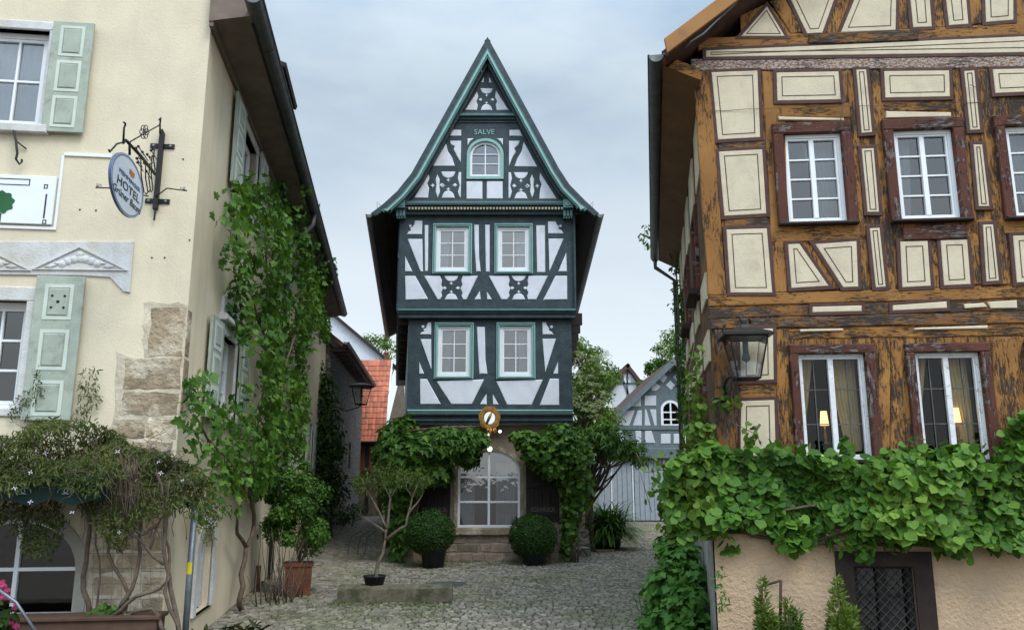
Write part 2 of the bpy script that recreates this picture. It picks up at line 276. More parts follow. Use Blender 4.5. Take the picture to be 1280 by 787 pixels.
MT = dict(
 cream=M('cream plaster', (.70, .61, .445), .85, .08, 1.5, (.56, .49, .37), .8, (.46, .8), .6, 38, .008, streak=.12),
 cream_side=M('cream side plaster', (.70, .595, .425), .85, .09, 1.2, (.55, .475, .35), .7, (.45, .8), .6, 38, .008, streak=.2),
 stucco=M('white stucco', (.62, .62, .615), .85, .1, 5, (.50, .47, .41), 2.2, (.45, .7), .7, 35, .012, streak=.35),
 greystucco=M('grey arch stone', (.36, .34, .29), .9, .2, 5, (.24, .22, .18), 3, (.5, .7), .6, 30, .015),
 sand=M('sandstone', (.38, .295, .195), .95, .4, 4, (.58, .50, .38), 2.2, (.50, .62), 1., 16, .04, rnd=.2),
 sage=M('sage shutter paint', (.365, .41, .34), .65, .16, 5, (.25, .26, .215), 7, (.52, .72), .5, 60, .005),
 sage_edge=M('pale shutter edge paint', (.56, .61, .53), .6, .1, 4),
 wpaint=M('white window paint', (.78, .79, .80), .45, .05, 6),
 wworn=M('worn white window paint', (.72, .73, .74), .6, .12, 12, (.42, .38, .33), 22, (.58, .66), .3, 60, .003),
 brownwood=M('brown eaves wood', (.17, .125, .10), .7, .25, 3, (.19, .15, .12), 6, (.55, .7), .3, 40, .004),
 gutter=M('weathered zinc gutter', (.10, .105, .102), .5, .35, 5, (.16, .15, .13), 5, (.55, .75), metal=.35),
 iron=M('black iron', (.018, .017, .017), .5, .2, 20, metal=.3, spec=.4),
 steel=M('galvanised steel', (.20, .22, .25), .45, .15, 12, metal=.6),
 rust=M('rusty iron', (.06, .035, .025), .8, .3, 20),
 teal=M('blue green timber paint', (.034, .052, .060), .55, .35, 5, (.048, .070, .078), 4, (.48, .72), .8, 22, .014, spec=.3),
 mint=M('mint trim paint', (.245, .425, .385), .5, .1, 5),
 mintd=M('dark mint trim paint', (.085, .17, .165), .5, .15, 5),
 wpanel=M('white infill plaster', (.68, .69, .735), .8, .08, 4, (.52, .53, .56), 2.5, (.52, .85), .5, 30, .01, streak=.12),
 gold=M('gilding', (.36, .18, .045), .4, .45, 14, metal=.7),
 mirror=M('mirror glass', (.8, .86, .9), .04, .02, metal=1.),
 roofdark=M('dark roof tiles', (.05, .042, .038), .8, .4, 8, rnd=.3),
 redtile=M('orange clay tiles', (.40, .125, .07), .8, .3, 6, (.26, .10, .065), 3, (.55, .75), rnd=.25),
 redtile_old=M('old red roof tiles', (.13, .065, .05), .8, .4, 6, rnd=.3),
 ochre=peel('ochre timber paint', (.345, .165, .050), (.25, .115, .036), (.20, .13, .075), (.055, .033, .02), .39, .60),
 ochre_peel=peel('peeling ochre timber paint', (.37, .178, .052), (.25, .115, .036), (.20, .15, .115), (.045, .03, .022), .43, .545),
 ochre_bare=peel('weather beaten timber', (.30, .132, .034), (.17, .085, .035), (.21, .165, .135), (.045, .032, .025), .45, .48),
 flaked=peel('flaking white over ochre', (.28, .115, .022), (.2, .08, .02), (.3, .27, .25), (.05, .035, .025), .38, .56, (.38, .385, .40)),
 ochre_board=M('orange barge board paint', (.34, .155, .04), .6, .25, 2, (.22, .10, .03), 4, (.5, .75), .2, 30, .004),
 ochre_clean=M('smooth ochre board paint', (.21, .10, .035), .65, .3, 2, (.13, .06, .022), 4, (.45, .7), .2, 30, .004),
 oxblood=peel('oxblood casing paint', (.118, .044, .030), (.085, .034, .025), (.30, .27, .25), (.04, .02, .016), .38, .545),
 border=M('dark brown border paint', (.082, .040, .032), .75, .3, 10),
 cpanel=M('cream infill plaster', (.62, .535, .385), .85, .09, 5, (.46, .385, .28), 4, (.5, .8), .8, 70, .008),
 peach=M('peach roughcast', (.60, .42, .27), .9, .12, 2, (.44, .33, .235), 1.2, (.5, .75), 1., 22, .03),
 concrete=M('grey stained concrete', (.33, .32, .31), .9, .25, 4, (.14, .14, .13), 2.5, (.5, .65), .6, 40, .01),
 darkwood=M('dark brown wood', (.035, .022, .018), .7, .3, 8, bump=.4, bs=30, dist=.005),
 dimwood=M('black brown shutter wood', (.026, .019, .017), .75, .3, 8, bump=.4, bs=30, dist=.005),
 barnwood=M('blue grey barn timber', (.135, .165, .175), .8, .2, 6),
 barnboard=M('grey painted boards', (.31, .345, .38), .75, .12, 5),
 barnwhite=M('barn infill plaster', (.55, .57, .60), .85, .1, 4),
 fieldstone=rubble('grey field stone', (.26, .23, .20), (.14, .125, .115), (.10, .09, .078), 3.2),
 redstone=M('red sandstone rubble', (.25, .185, .14), .9, .35, 5, (.40, .33, .255), 3, (.5, .7), .8, 25, .02, rnd=.3),
 quoinmortar=M('crumbling quoin mortar', (.47, .40, .30), .95, .3, 5, (.64, .56, .43), 3, (.42, .62), .8, 25, .02),
 mortar=M('old mortar', (.27, .21, .16), .95, .3, 6, bump=.6, bs=40, dist=.01),
 cobble=M('cobbles', (.222, .197, .157), .85, .3, 6, (.15, .15, .085), .45, (.45, .7), .6, 70, .006, rnd=.5),
 joint=M('sandy cobble joints', (.065, .058, .042), .95, .3, 3, (.04, .055, .018), .8, (.42, .6), .5, 80, .01),
 earth=M('ground earth', (.12, .10, .08), .95, .3, 1),
 stonebeam=M('mossy stone beam', (.185, .16, .115), .95, .35, 5, (.07, .075, .038), 4, (.42, .62), .9, 25, .02),
 terra=M('terracotta', (.17, .065, .032), .85, .35, 6, (.2, .10, .06), 5, (.6, .8)),
 blackpot=M('black plastic pot', (.018, .018, .019), .5, .2, 6),
 potblue=M('dark slate pot', (.028, .032, .038), .45, .2, 6),
 bark=M('brown bark', (.115, .085, .06), .95, .4, 12, (.2, .17, .13), 9, (.55, .7), .9, 40, .02),
 barkpale=M('pale bark', (.18, .145, .105), .95, .35, 12, (.11, .09, .065), 9, (.5, .7), .8, 40, .015),
 vinewood=M('vine wood', (.13, .095, .07), .95, .4, 15, bump=.8, bs=50, dist=.01),
 dark=M('dark room', (.022, .02, .019), .95, .2, 2),
 dimroom=M('dim room', (.055, .05, .047), .95, .3, 1.5),
 drape=M('gauzy curtain cloth', (.52, .52, .51), .9, .12, 5),
 drape_y=M('old gold curtain cloth', (.80, .65, .36), .9, .2, 5),
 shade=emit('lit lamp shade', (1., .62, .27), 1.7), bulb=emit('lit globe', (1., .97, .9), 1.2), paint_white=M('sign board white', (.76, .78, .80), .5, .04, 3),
 plate=M('pale blue sign enamel', (.60, .66, .74), .35, .08, 3), blue=M('blue sign rim', (.10, .15, .27), .4), ink=M('dark sign ink', (.03, .032, .045), .5), inkb=M('blue sign ink', (.07, .11, .22), .5), orange=M('orange sign ink', (.45, .16, .05), .5), greenink=M('green tree emblem paint', (.02, .11, .035), .5), yellow=M('yellow sticker', (.75, .55, .02), .5),
 awning=M('dark green awning cloth', (.008, .026, .020), .8, .3, 4), petal=M('pale lilac petals', (.66, .58, .68), .6, .1, 5), pink=M('pink petals', (.70, .07, .24), .6, .2, 9), blossom=M('cream blossom', (.34, .40, .20), .7, .1, 6), plank=M('weathered plank', (.095, .055, .038), .85, .3, 6),
 pane=glass('window pane', (.60, .64, .67), .10), pane_dark=glass('old leaded pane', (.72, .74, .74), .015), pane_sky=glass('sky lit pane', (.58, .62, .67), .18), lampglass=glass('lantern glass', (.86, .88, .88), .05),
)
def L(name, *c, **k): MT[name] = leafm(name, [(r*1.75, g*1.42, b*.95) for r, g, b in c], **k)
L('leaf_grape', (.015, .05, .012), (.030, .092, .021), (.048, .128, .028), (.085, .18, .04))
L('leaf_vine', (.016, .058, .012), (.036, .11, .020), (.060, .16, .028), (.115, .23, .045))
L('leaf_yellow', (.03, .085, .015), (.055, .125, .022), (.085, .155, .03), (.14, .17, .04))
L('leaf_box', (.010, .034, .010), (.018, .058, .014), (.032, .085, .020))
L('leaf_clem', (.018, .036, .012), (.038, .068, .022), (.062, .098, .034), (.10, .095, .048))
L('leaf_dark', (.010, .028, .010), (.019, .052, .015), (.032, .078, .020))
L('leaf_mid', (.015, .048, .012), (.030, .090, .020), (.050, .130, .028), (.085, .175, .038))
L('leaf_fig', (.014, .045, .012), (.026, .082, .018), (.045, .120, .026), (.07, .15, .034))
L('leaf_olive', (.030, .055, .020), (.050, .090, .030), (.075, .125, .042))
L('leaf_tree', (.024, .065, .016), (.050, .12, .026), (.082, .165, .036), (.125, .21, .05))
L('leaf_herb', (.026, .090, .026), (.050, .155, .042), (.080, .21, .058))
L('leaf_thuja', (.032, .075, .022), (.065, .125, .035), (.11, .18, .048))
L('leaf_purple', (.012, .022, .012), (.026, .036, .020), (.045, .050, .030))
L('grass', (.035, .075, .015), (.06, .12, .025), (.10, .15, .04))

# ------------------------------------------------------------------ leaves
def mirror_shape(half, fold=.16, droop=.18):
    """half outline from stalk to tip (x>=0); returns verts and two faces folded along the midrib"""
    k = len(half); z = lambda x, y: fold*abs(x)-droop*y*y
    vs = [(x, y, z(x, y)) for x, y in half]+[(-x, y, z(x, y)) for x, y in half[1:-1]]
    right = tuple(range(k)); left = (0,)+(k-1,)+tuple(range(2*k-3, k-1, -1)); return vs, [right, left]
SHAPE = dict(
 oval=mirror_shape([(0, 0), (.24, .35), (.2, .68), (0, 1)]),
 lance=mirror_shape([(0, 0), (.13, .3), (.11, .65), (0, 1)], .1, .35),
 diamond=([(0, 0, 0), (.28, .45, .08), (0, 1, -.1), (-.28, .45, .08)], [(0, 1, 2), (0, 2, 3)]),
 blade=([(-.05, 0, 0), (.05, 0, 0), (0, 1, .2)], [(0, 1, 2)]),
 heart=mirror_shape([(0, .08), (.2, -.05), (.45, .06), (.56, .34), (.47, .64), (.22, .86), (0, 1.04)], .05, .12),
 grape=mirror_shape([(0, .1), (.2, -.1), (.44, .04), (.34, .25), (.6, .48), (.3, .6), (.26, .8), (0, 1.05)], .18, .2),
 palm=mirror_shape([(0, .05), (.3, .0), (.22, .2), (.62, .45), (.22, .42), (.2, .7), (0, 1.1)], .12, .3),
 petal4=([(0, 0, 0), (.5, .14, .1), (1, 0, 0), (.5, -.14, .1), (.14, .5, .1), (0, 1, 0), (-.14, .5, .1), (-.5, .14, .1), (-1, 0, 0), (-.5, -.14, .1), (-.14, -.5, .1), (0, -1, 0), (.14, -.5, .1)],
         [(0, 1, 2, 3), (0, 4, 5, 6), (0, 7, 8, 9), (0, 10, 11, 12)]),
)
def unit(a): return a/np.maximum(1e-9, np.linalg.norm(a, axis=1, keepdims=True))
class Leaves:
    def __init__(s): s.P = []; s.N = []; s.T = []; s.S = []; s.r = []
    def add(s, P, N, T, size, r=None):
        P = np.asarray(P, float); n = len(P); s.P.append(P); s.N.append(np.broadcast_to(np.asarray(N, float), (n, 3))); s.T.append(np.broadcast_to(np.asarray(T, float), (n, 3)))
        s.S.append(np.broadcast_to(np.asarray(size, float), (n,))); s.r.append(rng.random(n) if r is None else np.asarray(r, float))
    def build(s, name, shape, mat, parent=None, nj=.5, tj=.6):
        P = np.concatenate(s.P); n = len(P); N = unit(np.concatenate(s.N)+rng.normal(0, nj, (n, 3))); T = np.concatenate(s.T)+rng.normal(0, tj, (n, 3))
        T = unit(T-N*(T*N).sum(1, keepdims=True)); B = np.cross(T, N); sz = np.concatenate(s.S); r = np.clip(np.concatenate(s.r), 0, 1)
        vs, fs = SHAPE[shape]; sv = np.array(vs, float); k = len(sv); mir = np.ones(n)
        V = P[:, None, :]+sz[:, None, None]*(sv[None, :, 0:1]*B[:, None, :]+sv[None, :, 1:2]*T[:, None, :]+sv[None, :, 2:3]*N[:, None, :])
        if parent is not None: V = V-np.array(world_loc(parent))
        V = V.reshape(-1, 3); lens = [len(f) for f in fs]; flat = np.concatenate([np.array(f) for f in fs]); nl = len(flat)
        loops = (flat[None, :]+(np.arange(n)*k)[:, None]).ravel(); lt = np.tile(lens, n); ls = np.concatenate([[0], np.cumsum(lt)[:-1]])
        me = bpy.data.meshes.new(name); me.vertices.add(len(V)); me.vertices.foreach_set('co', V.ravel()); me.loops.add(len(loops)); me.loops.foreach_set('vertex_index', loops)
        me.polygons.add(len(lt)); me.polygons.foreach_set('loop_start', ls); me.polygons.foreach_set('loop_total', lt)
        me.update(calc_edges=True); me.validate()
        me.attributes.new('rnd', 'FLOAT', 'FACE').data.foreach_set('value', np.repeat(r, len(fs))); me.materials.append(mat)
        o = bpy.data.objects.new(name, me); COL.objects.link(o); o.parent = parent; return o
def inpoly(u, v, p):
    c = np.zeros(len(u), bool); n = len(p)
    for i in range(n):
        (x1, y1), (x2, y2) = p[i], p[(i+1) % n]
        if y1 == y2: continue
        k = ((y1 > v) != (y2 > v)) & (u < (x2-x1)*(v-y1)/(y2-y1)+x1); c ^= k
    return c
def clump(P, f=2.5, seed=0):
    """smooth random tone per place, so that whole shoots differ"""
    q = np.random.default_rng(seed); a = np.zeros(len(P))
    for i in range(5): a += np.sin(P@q.normal(0, f, 3)+q.random()*6.3)
    return a/5
def region(L, pl, polys, n, w0, w1, size, up=.45, seed=1, rough=.25, f=3., puff=True, lit=.0):
    """leaves over the part of a wall inside the outlines (u,v), from w0 to w1 off it"""
    for poly in polys if isinstance(polys[0][0], (tuple, list)) else [polys]:
        a = np.array(poly); lo = a.min(0)-.05; hi = a.max(0)+.05; A = abs(area(poly)); tot = (hi-lo).prod(); m = int(n*tot/max(A, 1e-6)*1.1)+10
        uv = lo+rng.random((m, 2))*(hi-lo); q = np.stack([uv[:, 0], uv[:, 1], np.zeros(m)], 1)
        j = rough*np.stack([clump(q, f*2, seed+3), clump(q, f*2, seed+4)], 1); k = inpoly(uv[:, 0]+j[:, 0], uv[:, 1]+j[:, 1], poly); uv = uv[k][:n]; q = q[k][:n]
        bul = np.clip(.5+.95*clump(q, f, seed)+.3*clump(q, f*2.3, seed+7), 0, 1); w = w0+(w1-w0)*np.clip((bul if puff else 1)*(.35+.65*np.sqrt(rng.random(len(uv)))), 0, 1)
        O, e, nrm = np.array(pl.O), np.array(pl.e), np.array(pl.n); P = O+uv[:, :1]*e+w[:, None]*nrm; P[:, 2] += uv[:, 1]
        r = .5+.22*clump(q, f, seed+9)+rng.normal(0, .2, len(uv))+lit*(bul-.5)  # lit puts light into the leaf tone: bulging leaves paler, sunken ones darker
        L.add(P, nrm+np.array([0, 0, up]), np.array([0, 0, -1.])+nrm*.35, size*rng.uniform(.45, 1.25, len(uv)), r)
def blob(L, c, rad, n, size, shell=.55, up=.5, tone=0., down=.5):
    """leaves through an ellipsoid, denser to its outside"""
    d = unit(rng.normal(0, 1, (n, 3))); t = shell+(1-shell)*rng.random(n)**.6; rad = np.broadcast_to(np.asarray(rad, float), (3,))
    P = np.asarray(c, float)+d*rad*t[:, None]; L.add(P, d+np.array([0, 0, up]), d*.6+np.array([0, 0, -down]), size*rng.uniform(.6, 1.15, n), .5+tone+rng.normal(0, .2, n))
def crown(L, c, rad, nclump, per, size, cr=.32, seed=1, up=.5, flat=.8, low=-.6):
    """an uneven crown: clumps spread through an ellipsoid; returns clump centres"""
    q = np.random.default_rng(seed); C = []
    while len(C) < nclump:
        d = q.normal(0, 1, 3); d /= np.linalg.norm(d)
        if d[2] < low: continue
        p = np.array(c)+d*np.array(rad)*(.35+.65*q.random()**.5); C.append(p); k = cr*min(rad)*q.uniform(.6, 1.25)
        blob(L, p, (k, k, k*flat), int(per*q.uniform(.6, 1.3)), size, .3, up, q.normal(0, .12))
    return C
def woody(name, label, cat, base, trunk, r0, centres, parent_mat, group=None, lean=(0, 0), wobb=.12, split=.45):
    """empty + trunk with limbs to the crown's clumps"""
    t = empty(name, base, label, cat, group); b = Vector(base); top = b+Vector((lean[0], lean[1], trunk)); g = Geo(); sp = wob(b, top, 7, wobb*.3)
    sp[0].z -= .05
    tube(g, sp, [r0*(1-.45*i/7) for i in range(8)], 9)
    for c in centres:
        s = sp[random.randint(4, 7)]; tube(g, wob(s, c, 5, wobb), [r0*.42*(1-.8*i/5) for i in range(6)], 5)
    g.build('trunk', parent_mat, t, True); return t

# ------------------------------------------------------------------ windows and small building pieces
def arch_poly(u0, u1, v0, vs, rise, k=14):
    c = (u0+u1)/2; a = (u1-u0)/2; return [(u0, v0), (u1, v0)]+[(c+a*math.cos(math.pi*i/k), vs+rise*math.sin(math.pi*i/k)) for i in range(k+1)]
def window(par, pl, R, cols, rows, fr=.05, bar=.02, w=-.05, mat='wpaint', pane='pane', casing=None, cmat=None, cw=.03, sill=None, smat=None, mull=None, sash=True, dep=.06, mid=None):
    """frame with bars as the window itself; pane, casing, sill under it. R = (u0,u1,v0,v1) of the opening, w = depth of the frame's face"""
    u0, u1, v0, v1 = R; g = Geo(); m = 0
    ringp(g, pl, rect(u0, u1, v0, v1), inset(rect(u0, u1, v0, v1), fr), w-dep, w)
    a, b, c, d = u0+fr, u1-fr, v0+fr, v1-fr
    if sash:
        q = rect(a+.002, b-.002, c+.002, d-.002); ringp(g, pl, q, inset(q, fr*.55), w-dep, w-.012); k = fr*.55
    else: k = 0
    a, b, c, d = a+k, b-k, c+k, d-k; cw_ = (b-a)/cols
    for i in range(1, cols):
        h = mull/2 if mull and i == (mid or cols/2) else bar/2
        pbox(g, pl, a+cw_*i-h, a+cw_*i+h, c, d, w-dep+.006, w-.016+(0.012 if h > bar/2 else 0), .004)
    for j in range(1, rows):
        v = c+(d-c)*j/rows; pbox(g, pl, a, b, v-bar/2, v+bar/2, w-dep+.009, w-.02, .003)
    o = g.build('window', MT[mat], par)
    g = Geo(); quadp(g, [pl.P(*p, w-dep+.012) for p in rect(a-.01, b+.01, c-.01, d+.01)]); g.build('pane', MT[pane], o)
    if casing:
        g = Geo(); q = rect(u0+.004, u1-.004, v0+.004, v1-.004); l, r, bo, to = casing
        for uu, vv, gr in (((u0-l, u0), (v0-bo, v1), 'v'), ((u1, u1+r), (v0-bo, v1), 'v'), ((u0-l, u1+r), (v1, v1+to), 'h')): prism(g, pl, rect(*uu, *vv), -.1, cw, .012, grain=gr)
        if bo > .02: prism(g, pl, rect(u0, u1, v0-bo, v0), -.1, cw-.004, .012, grain='h')
        g.build('casing', MT[cmat], o)
    if sill:
        g = Geo(); pbox(g, pl, u0-sill[0], u1+sill[0], v0-sill[1], v0, w-dep, sill[2], .012, grain='h'); g.build('sill', MT[smat or mat], o)
    return o
def arched_window(par, pl, R, vs, rise, fr, bar, w, cols, hbars, mat='wpaint', pane='pane', casing=0, cmat=None, cw=.03, dep=.06):
    u0, u1, v0 = R; po = arch_poly(u0, u1, v0, vs, rise); pi = arch_poly(u0+fr, u1-fr, v0+fr, vs, rise-fr); g = Geo(); ringp(g, pl, po, pi, w-dep, w)
    top = lambda u: vs+(rise-fr)*math.sqrt(max(0, 1-((u-(u0+u1)/2)/((u1-u0)/2-fr))**2))
    for i in range(1, cols):
        u = u0+fr+(u1-u0-2*fr)*i/cols; pbox(g, pl, u-bar*.6, u+bar*.6, v0+fr, top(u), w-dep+.005, w-.008, .003)
    for v in hbars:
        h = (u1-u0)/2-fr
        if v > vs: h *= math.sqrt(max(0, 1-((v-vs)/(rise-fr))**2))
        c = (u0+u1)/2; pbox(g, pl, c-h, c+h, v-bar/2, v+bar/2, w-dep+.008, w-.013, .003)
    o = g.build('window', MT[mat], par); g = Geo(); p = [pl.P(a, b, w-dep+.01) for a, b in pi]; g.add(p, [tuple(range(len(p)))]); g.build('pane', MT[pane], o)
    if casing:
        g = Geo(); ringp(g, pl, arch_poly(u0-casing, u1+casing, v0-casing, vs, rise+casing), po, -.08, cw); g.build('casing', MT[cmat], o)
    return o
def roombox(g, pl, R, d=1.2, w=-.12, pad=.25):
    u0, u1, v0, v1 = R[0]-pad, R[1]+pad, R[2]-pad, R[3]+pad; a = [pl.P(u, v, w) for u, v in rect(u0, u1, v0, v1)]; b = [pl.P(u, v, w-d) for u, v in rect(u0, u1, v0, v1)]
    g.add(a+b, [(4, 5, 6, 7), (0, 1, 5, 4), (1, 2, 6, 5), (2, 3, 7, 6), (3, 0, 4, 7)])
def curtain(pl, top0, top1, bot0, bot1, v0, v1, w, mat, label, group=None, folds=5, pinch=None):
    """hanging cloth with folds between two edges; pinch narrows it part way down"""
    g = Geo(); nu, nv = folds*6, 14; vs = []
    for j in range(nv+1):
        t = j/nv; a = bot0+(top0-bot0)*t; b = bot1+(top1-bot1)*t
        if pinch: k = math.exp(-((t-pinch[0])/.22)**2)*pinch[1]; b = b+(a-b)*k
        for i in range(nu+1):
            s = i/nu; vs.append(pl.P(a+(b-a)*s, v0+(v1-v0)*t, w+.022*math.sin(s*folds*2*math.pi+.5*math.sin(3*t))))
    f = [(j*(nu+1)+i, j*(nu+1)+i+1, (j+1)*(nu+1)+i+1, (j+1)*(nu+1)+i) for j in range(nv) for i in range(nu)]
    g.add(vs, f); return tag(g.build('curtain', MT[mat], None, True), label, 'curtain', group)
def shutter(par, pl, u0, u1, v0, v1, w, panels=((.04, .32), (.36, .64), (.68, .96)), mat='sage', emat='sage_edge', th=.035, holes=False, tilt=0.):
    """panelled shutter lying open against the wall"""
    g = Geo(); pbox(g, pl, u0, u1, v0, v1, w, w+th, .006); W_, H = u1-u0, v1-v0; o = g.build('shutter', MT[mat], par)
    e = Geo()
    for a, b in panels:
        q = rect(u0+W_*.2, u1-W_*.2, v0+H*a, v0+H*b); ringp(e, pl, q, inset(q, W_*.075), w+th-.003, w+th+.006)
        f = Geo(); prism(f, pl, inset(q, W_*.085), w+th-.002, w+th+.012, .014); f.build('panel', MT[mat], o)
    e.build('moulding', MT[emat], o)
    if holes:
        h = Geo(); c = ((u0+u1)/2, v0+H*(panels[-1][0]+panels[-1][1])/2)
        for dx, dy, r in ((0, 0, .02), (-.07, .07, .016), (.07, .07, .016), (-.07, -.07, .016), (.07, -.07, .016)):
            prism(h, pl, [(c[0]+dx+r*math.cos(k*.7854), c[1]+dy+r*math.sin(k*.7854)) for k in range(8)], w+th+.008, w+th+.014)
        h.build('air_hole', MT['dark'], o)
    return o
def text(pl, s, u, v, w, size, mat, name, parent=None, align='CENTER', shear=0., ext=.004, xs=1.):
    c = bpy.data.curves.new(name, 'FONT'); c.body = s; c.size = size; c.align_x = align; c.align_y = 'CENTER'; c.extrude = ext; c.shear = shear; c.resolution_u = 3
    o = bpy.data.objects.new('tmp', c); COL.objects.link(o); dg = bpy.context.evaluated_depsgraph_get(); me = bpy.data.meshes.new_from_object(o.evaluated_get(dg)); bpy.data.objects.remove(o); bpy.data.curves.remove(c)
    off = world_loc(parent) if parent else Vector((0, 0, 0))
    for vt in me.vertices: vt.co = pl.P(u+vt.co.x*xs, v+vt.co.y, w+vt.co.z)-off
    me.name = name; me.materials.clear(); me.materials.append(MT[mat]); r = bpy.data.objects.new(name, me); COL.objects.link(r); r.parent = parent; return r
def tiles(g, a, b, c, d, nu, nv, h=.03, m=0):
    """rows of curved tiles on the slope a-b (eave) to d-c (ridge)"""
    a, b, c, d = map(Vector, (a, b, c, d)); nrm = (b-a).cross(d-a).normalized()
    for j in range(nv):
        for i in range(nu):
            vs = []
            for t in (j/nv-.25/nv, (j+1)/nv):
                for k in range(5):
                    s = (i+k/4)/nu; p = (a.lerp(b, s)).lerp(d.lerp(c, s), max(t, -.02)); up = h*(1.4 if t < (j+.5)/nv else .1)+h*.9*math.sin(math.pi*k/4); vs.append(p+nrm*up)
            vs += [p-nrm*h*1.3 for p in vs[:5]]; fs = [(k, k+1, 6+k, 5+k) for k in range(4)]+[(10+k, 11+k, k+1, k) for k in range(4)]
            g.add(vs, fs, m, r=random.random())
def gutter(g, pts, r=.075, m=0, seams=1.2):
    """half round gutter with seams along a straight run"""
    a, b = Vector(pts[0]), Vector(pts[-1]); t = (b-a).normalized(); s = t.cross(Vector((0, 0, 1))).normalized(); vs = []; n = 9
    for p in (a, b):
        for rr in (r, r*.86):
            for k in range(n): q = math.pi+math.pi*k/(n-1); vs.append(p+s*math.cos(q)*rr+Vector((0, 0, 1))*math.sin(q)*rr)
    f = [(k, k+1, 2*n+k+1, 2*n+k) for k in range(n-1)]+[(n+k, 3*n+k, 3*n+k+1, n+k+1) for k in range(n-1)]+[(0, n, 3*n, 2*n), (n-1, 3*n-1, 4*n-1, 2*n-1)]
    f += [tuple(range(n)), tuple(range(2*n, 3*n))]; g.add(vs, f, m)
    tube(g, [a+s*r, b+s*r], r*.16, 6, m); tube(g, [a-s*r, b-s*r], r*.16, 6, m)
    k = int((b-a).length/seams)
    for i in range(1, k):
        c = a+(b-a)*i/k
        for j in range(n-1):
            q0, q1 = math.pi+math.pi*j/(n-1), math.pi+math.pi*(j+1)/(n-1); vs = [c+t*dt+s*math.cos(q)*r*1.05+Vector((0, 0, 1))*math.sin(q)*r*1.05 for dt in (-.015, .015) for q in (q0, q1)]
            g.add(vs, [(0, 1, 3, 2)], m)

# ================================================================== SETTING
LF = Plane((-3.931, 9.5), 7); LS = Plane((-3.931, 9.5), 98.5)
RF = Plane((2.438, 9.6), -5); RS = Plane((2.438, 9.6), 260.15)
CG = Plane((0, 20.8), 0); C1 = Plane((0, 20.5), 0); C2 = Plane((0, 20.38), 0); C3 = Plane((0, 20.26), 0)
BP = Plane((0, 38), 0)

g = Geo(); quadp(g, [(-300, -300, -.06), (300, -300, -.06), (300, 500, -.06), (-300, 500, -.06)]); tag(g.build('ground', MT['earth']), kind='structure')
g = Geo(); quadp(g, [(-13, 7, -.018), (11, 7, -.018), (13, 46, -.018), (-13, 46, -.018)]); tag(g.build('joint_bed', MT['joint']), kind='structure')
MAN = gnd(558, 729)
def cobbles():
    g = Geo(); y = 10.5; row = 0
    while y < 43:
        d = .104*random.uniform(.88, 1.15); x = -4.6 if y < 14 else -9.5; xe = 3.3 if y < 18 else 7.5; ph = random.random()
        if y > 20: xe = 7.5
        while x < xe:
            w = random.choice((random.uniform(.075, .115), random.uniform(.10, .16))); cx = x+w/2; yy = y+.10*math.sin(cx*.9+.3*math.sin(y*.5))+.05*math.sin(cx*2.3+y*.7)+random.uniform(-.012, .012)
            if not (y > 21.1 and -4.2 < cx < 1.4 and cx > -2.9-(y-21)*.16) and (cx-MAN.x)**2+(yy-MAN.y)**2 > .2:
                h = random.uniform(-.006, .009); a = w/2-.010; b = d/2-.010; j = lambda k=.012: random.uniform(-k, k)
                base = [(cx-a+j(), yy-b+j()), (cx+a+j(), yy-b+j()), (cx+a+j(), yy+b+j()), (cx-a+j(), yy+b+j())]; vs = [(p, q, -.03) for p, q in base]
                vs += [(cx+(p-cx)*.96, yy+(q-yy)*.96, h-.014) for p, q in base]+[(cx+(p-cx)*.72, yy+(q-yy)*.7, h+j(.003)) for p, q in base]
                fs = [(i, (i+1) % 4, 4+(i+1) % 4, 4+i) for i in range(4)]+[(4+i, 4+(i+1) % 4, 8+(i+1) % 4, 8+i) for i in range(4)]+[(8, 9, 10, 11)]
                g.add(vs, fs, 0, r=min(1, max(0, random.gauss(.5, .24))))
            x += w
        y += d; row += 1
    return tag(g.build('cobblestone_street', MT['cobble'], rnd=True), kind='structure')
cobbles()
g = Geo(); lathe(g, (MAN.x, MAN.y, -.03), [(.40, 0), (.40, .028), (.36, .034), (.352, .024), (.05, .026), (0, .026)], 36)
for k in range(-4, 5): boxw(g, (MAN.x+k*.07, MAN.y, -.006), .02, 2*math.sqrt(.33**2-(k*.07)**2), .006)
tag(g.build('manhole_cover', MT['gutter']), 'round iron manhole cover set in the cobbles behind the stone beam', 'manhole cover')

# ================================================================== CREAM HOTEL (near left)
hotel = empty('plaster_house', LF.P(0, 0), 'cream plastered house with pale green shutters and grape vine on its long side', 'house')
ZE = 7.9
u_uw = [LF.px(x, y)[0] for x, y in ((20, 100), (55, 100))]
UW = (LF.px(-62, 100)[0], LF.px(56, 100)[0], 6.33, 7.62); LW = (-2.95, LF.px(27, 440)[0], 2.86, 4.12)
ua, va = LF.px(95, 712); ub, vb = LF.px(5, 769); AW = (2*ub-ua, ua, vb-.05); a_vs, a_rise = va, LF.px(5, 648)[1]-va
GAB = [(-9, 0), (0, 0), (0, ZE+.9), (-4.5, 13.6), (-9, ZE+.9)]
SIDEW = []    # side openings, upper and lower rows
for u in (2.55, 7.2, 11.6, 16.0): SIDEW.append((u+.1, u+1.15, 6.75, 8.0-.42))
for u in (1.98, 6.6, 10.9, 15.2): SIDEW.append((u, u+1.1, 2.95, 4.15))
SIDEW = [(2.45, 3.75, 6.35, 7.62), (7.0, 8.2, 6.35, 7.62), (12.0, 13.2, 6.35, 7.62), (1.9, 3.05, 2.9, 4.12), (10.3, 11.4, 2.3, 3.65), (14.9, 16.0, 2.3, 3.65)]
NI = (1.50, 2.42, .30); 
g = Geo(); wallm(g, LF, GAB, [rect(*UW), rect(*LW), arch_poly(*AW, a_vs, a_rise)], 0, .28)
g.build('gable_wall', MT['cream'], hotel)
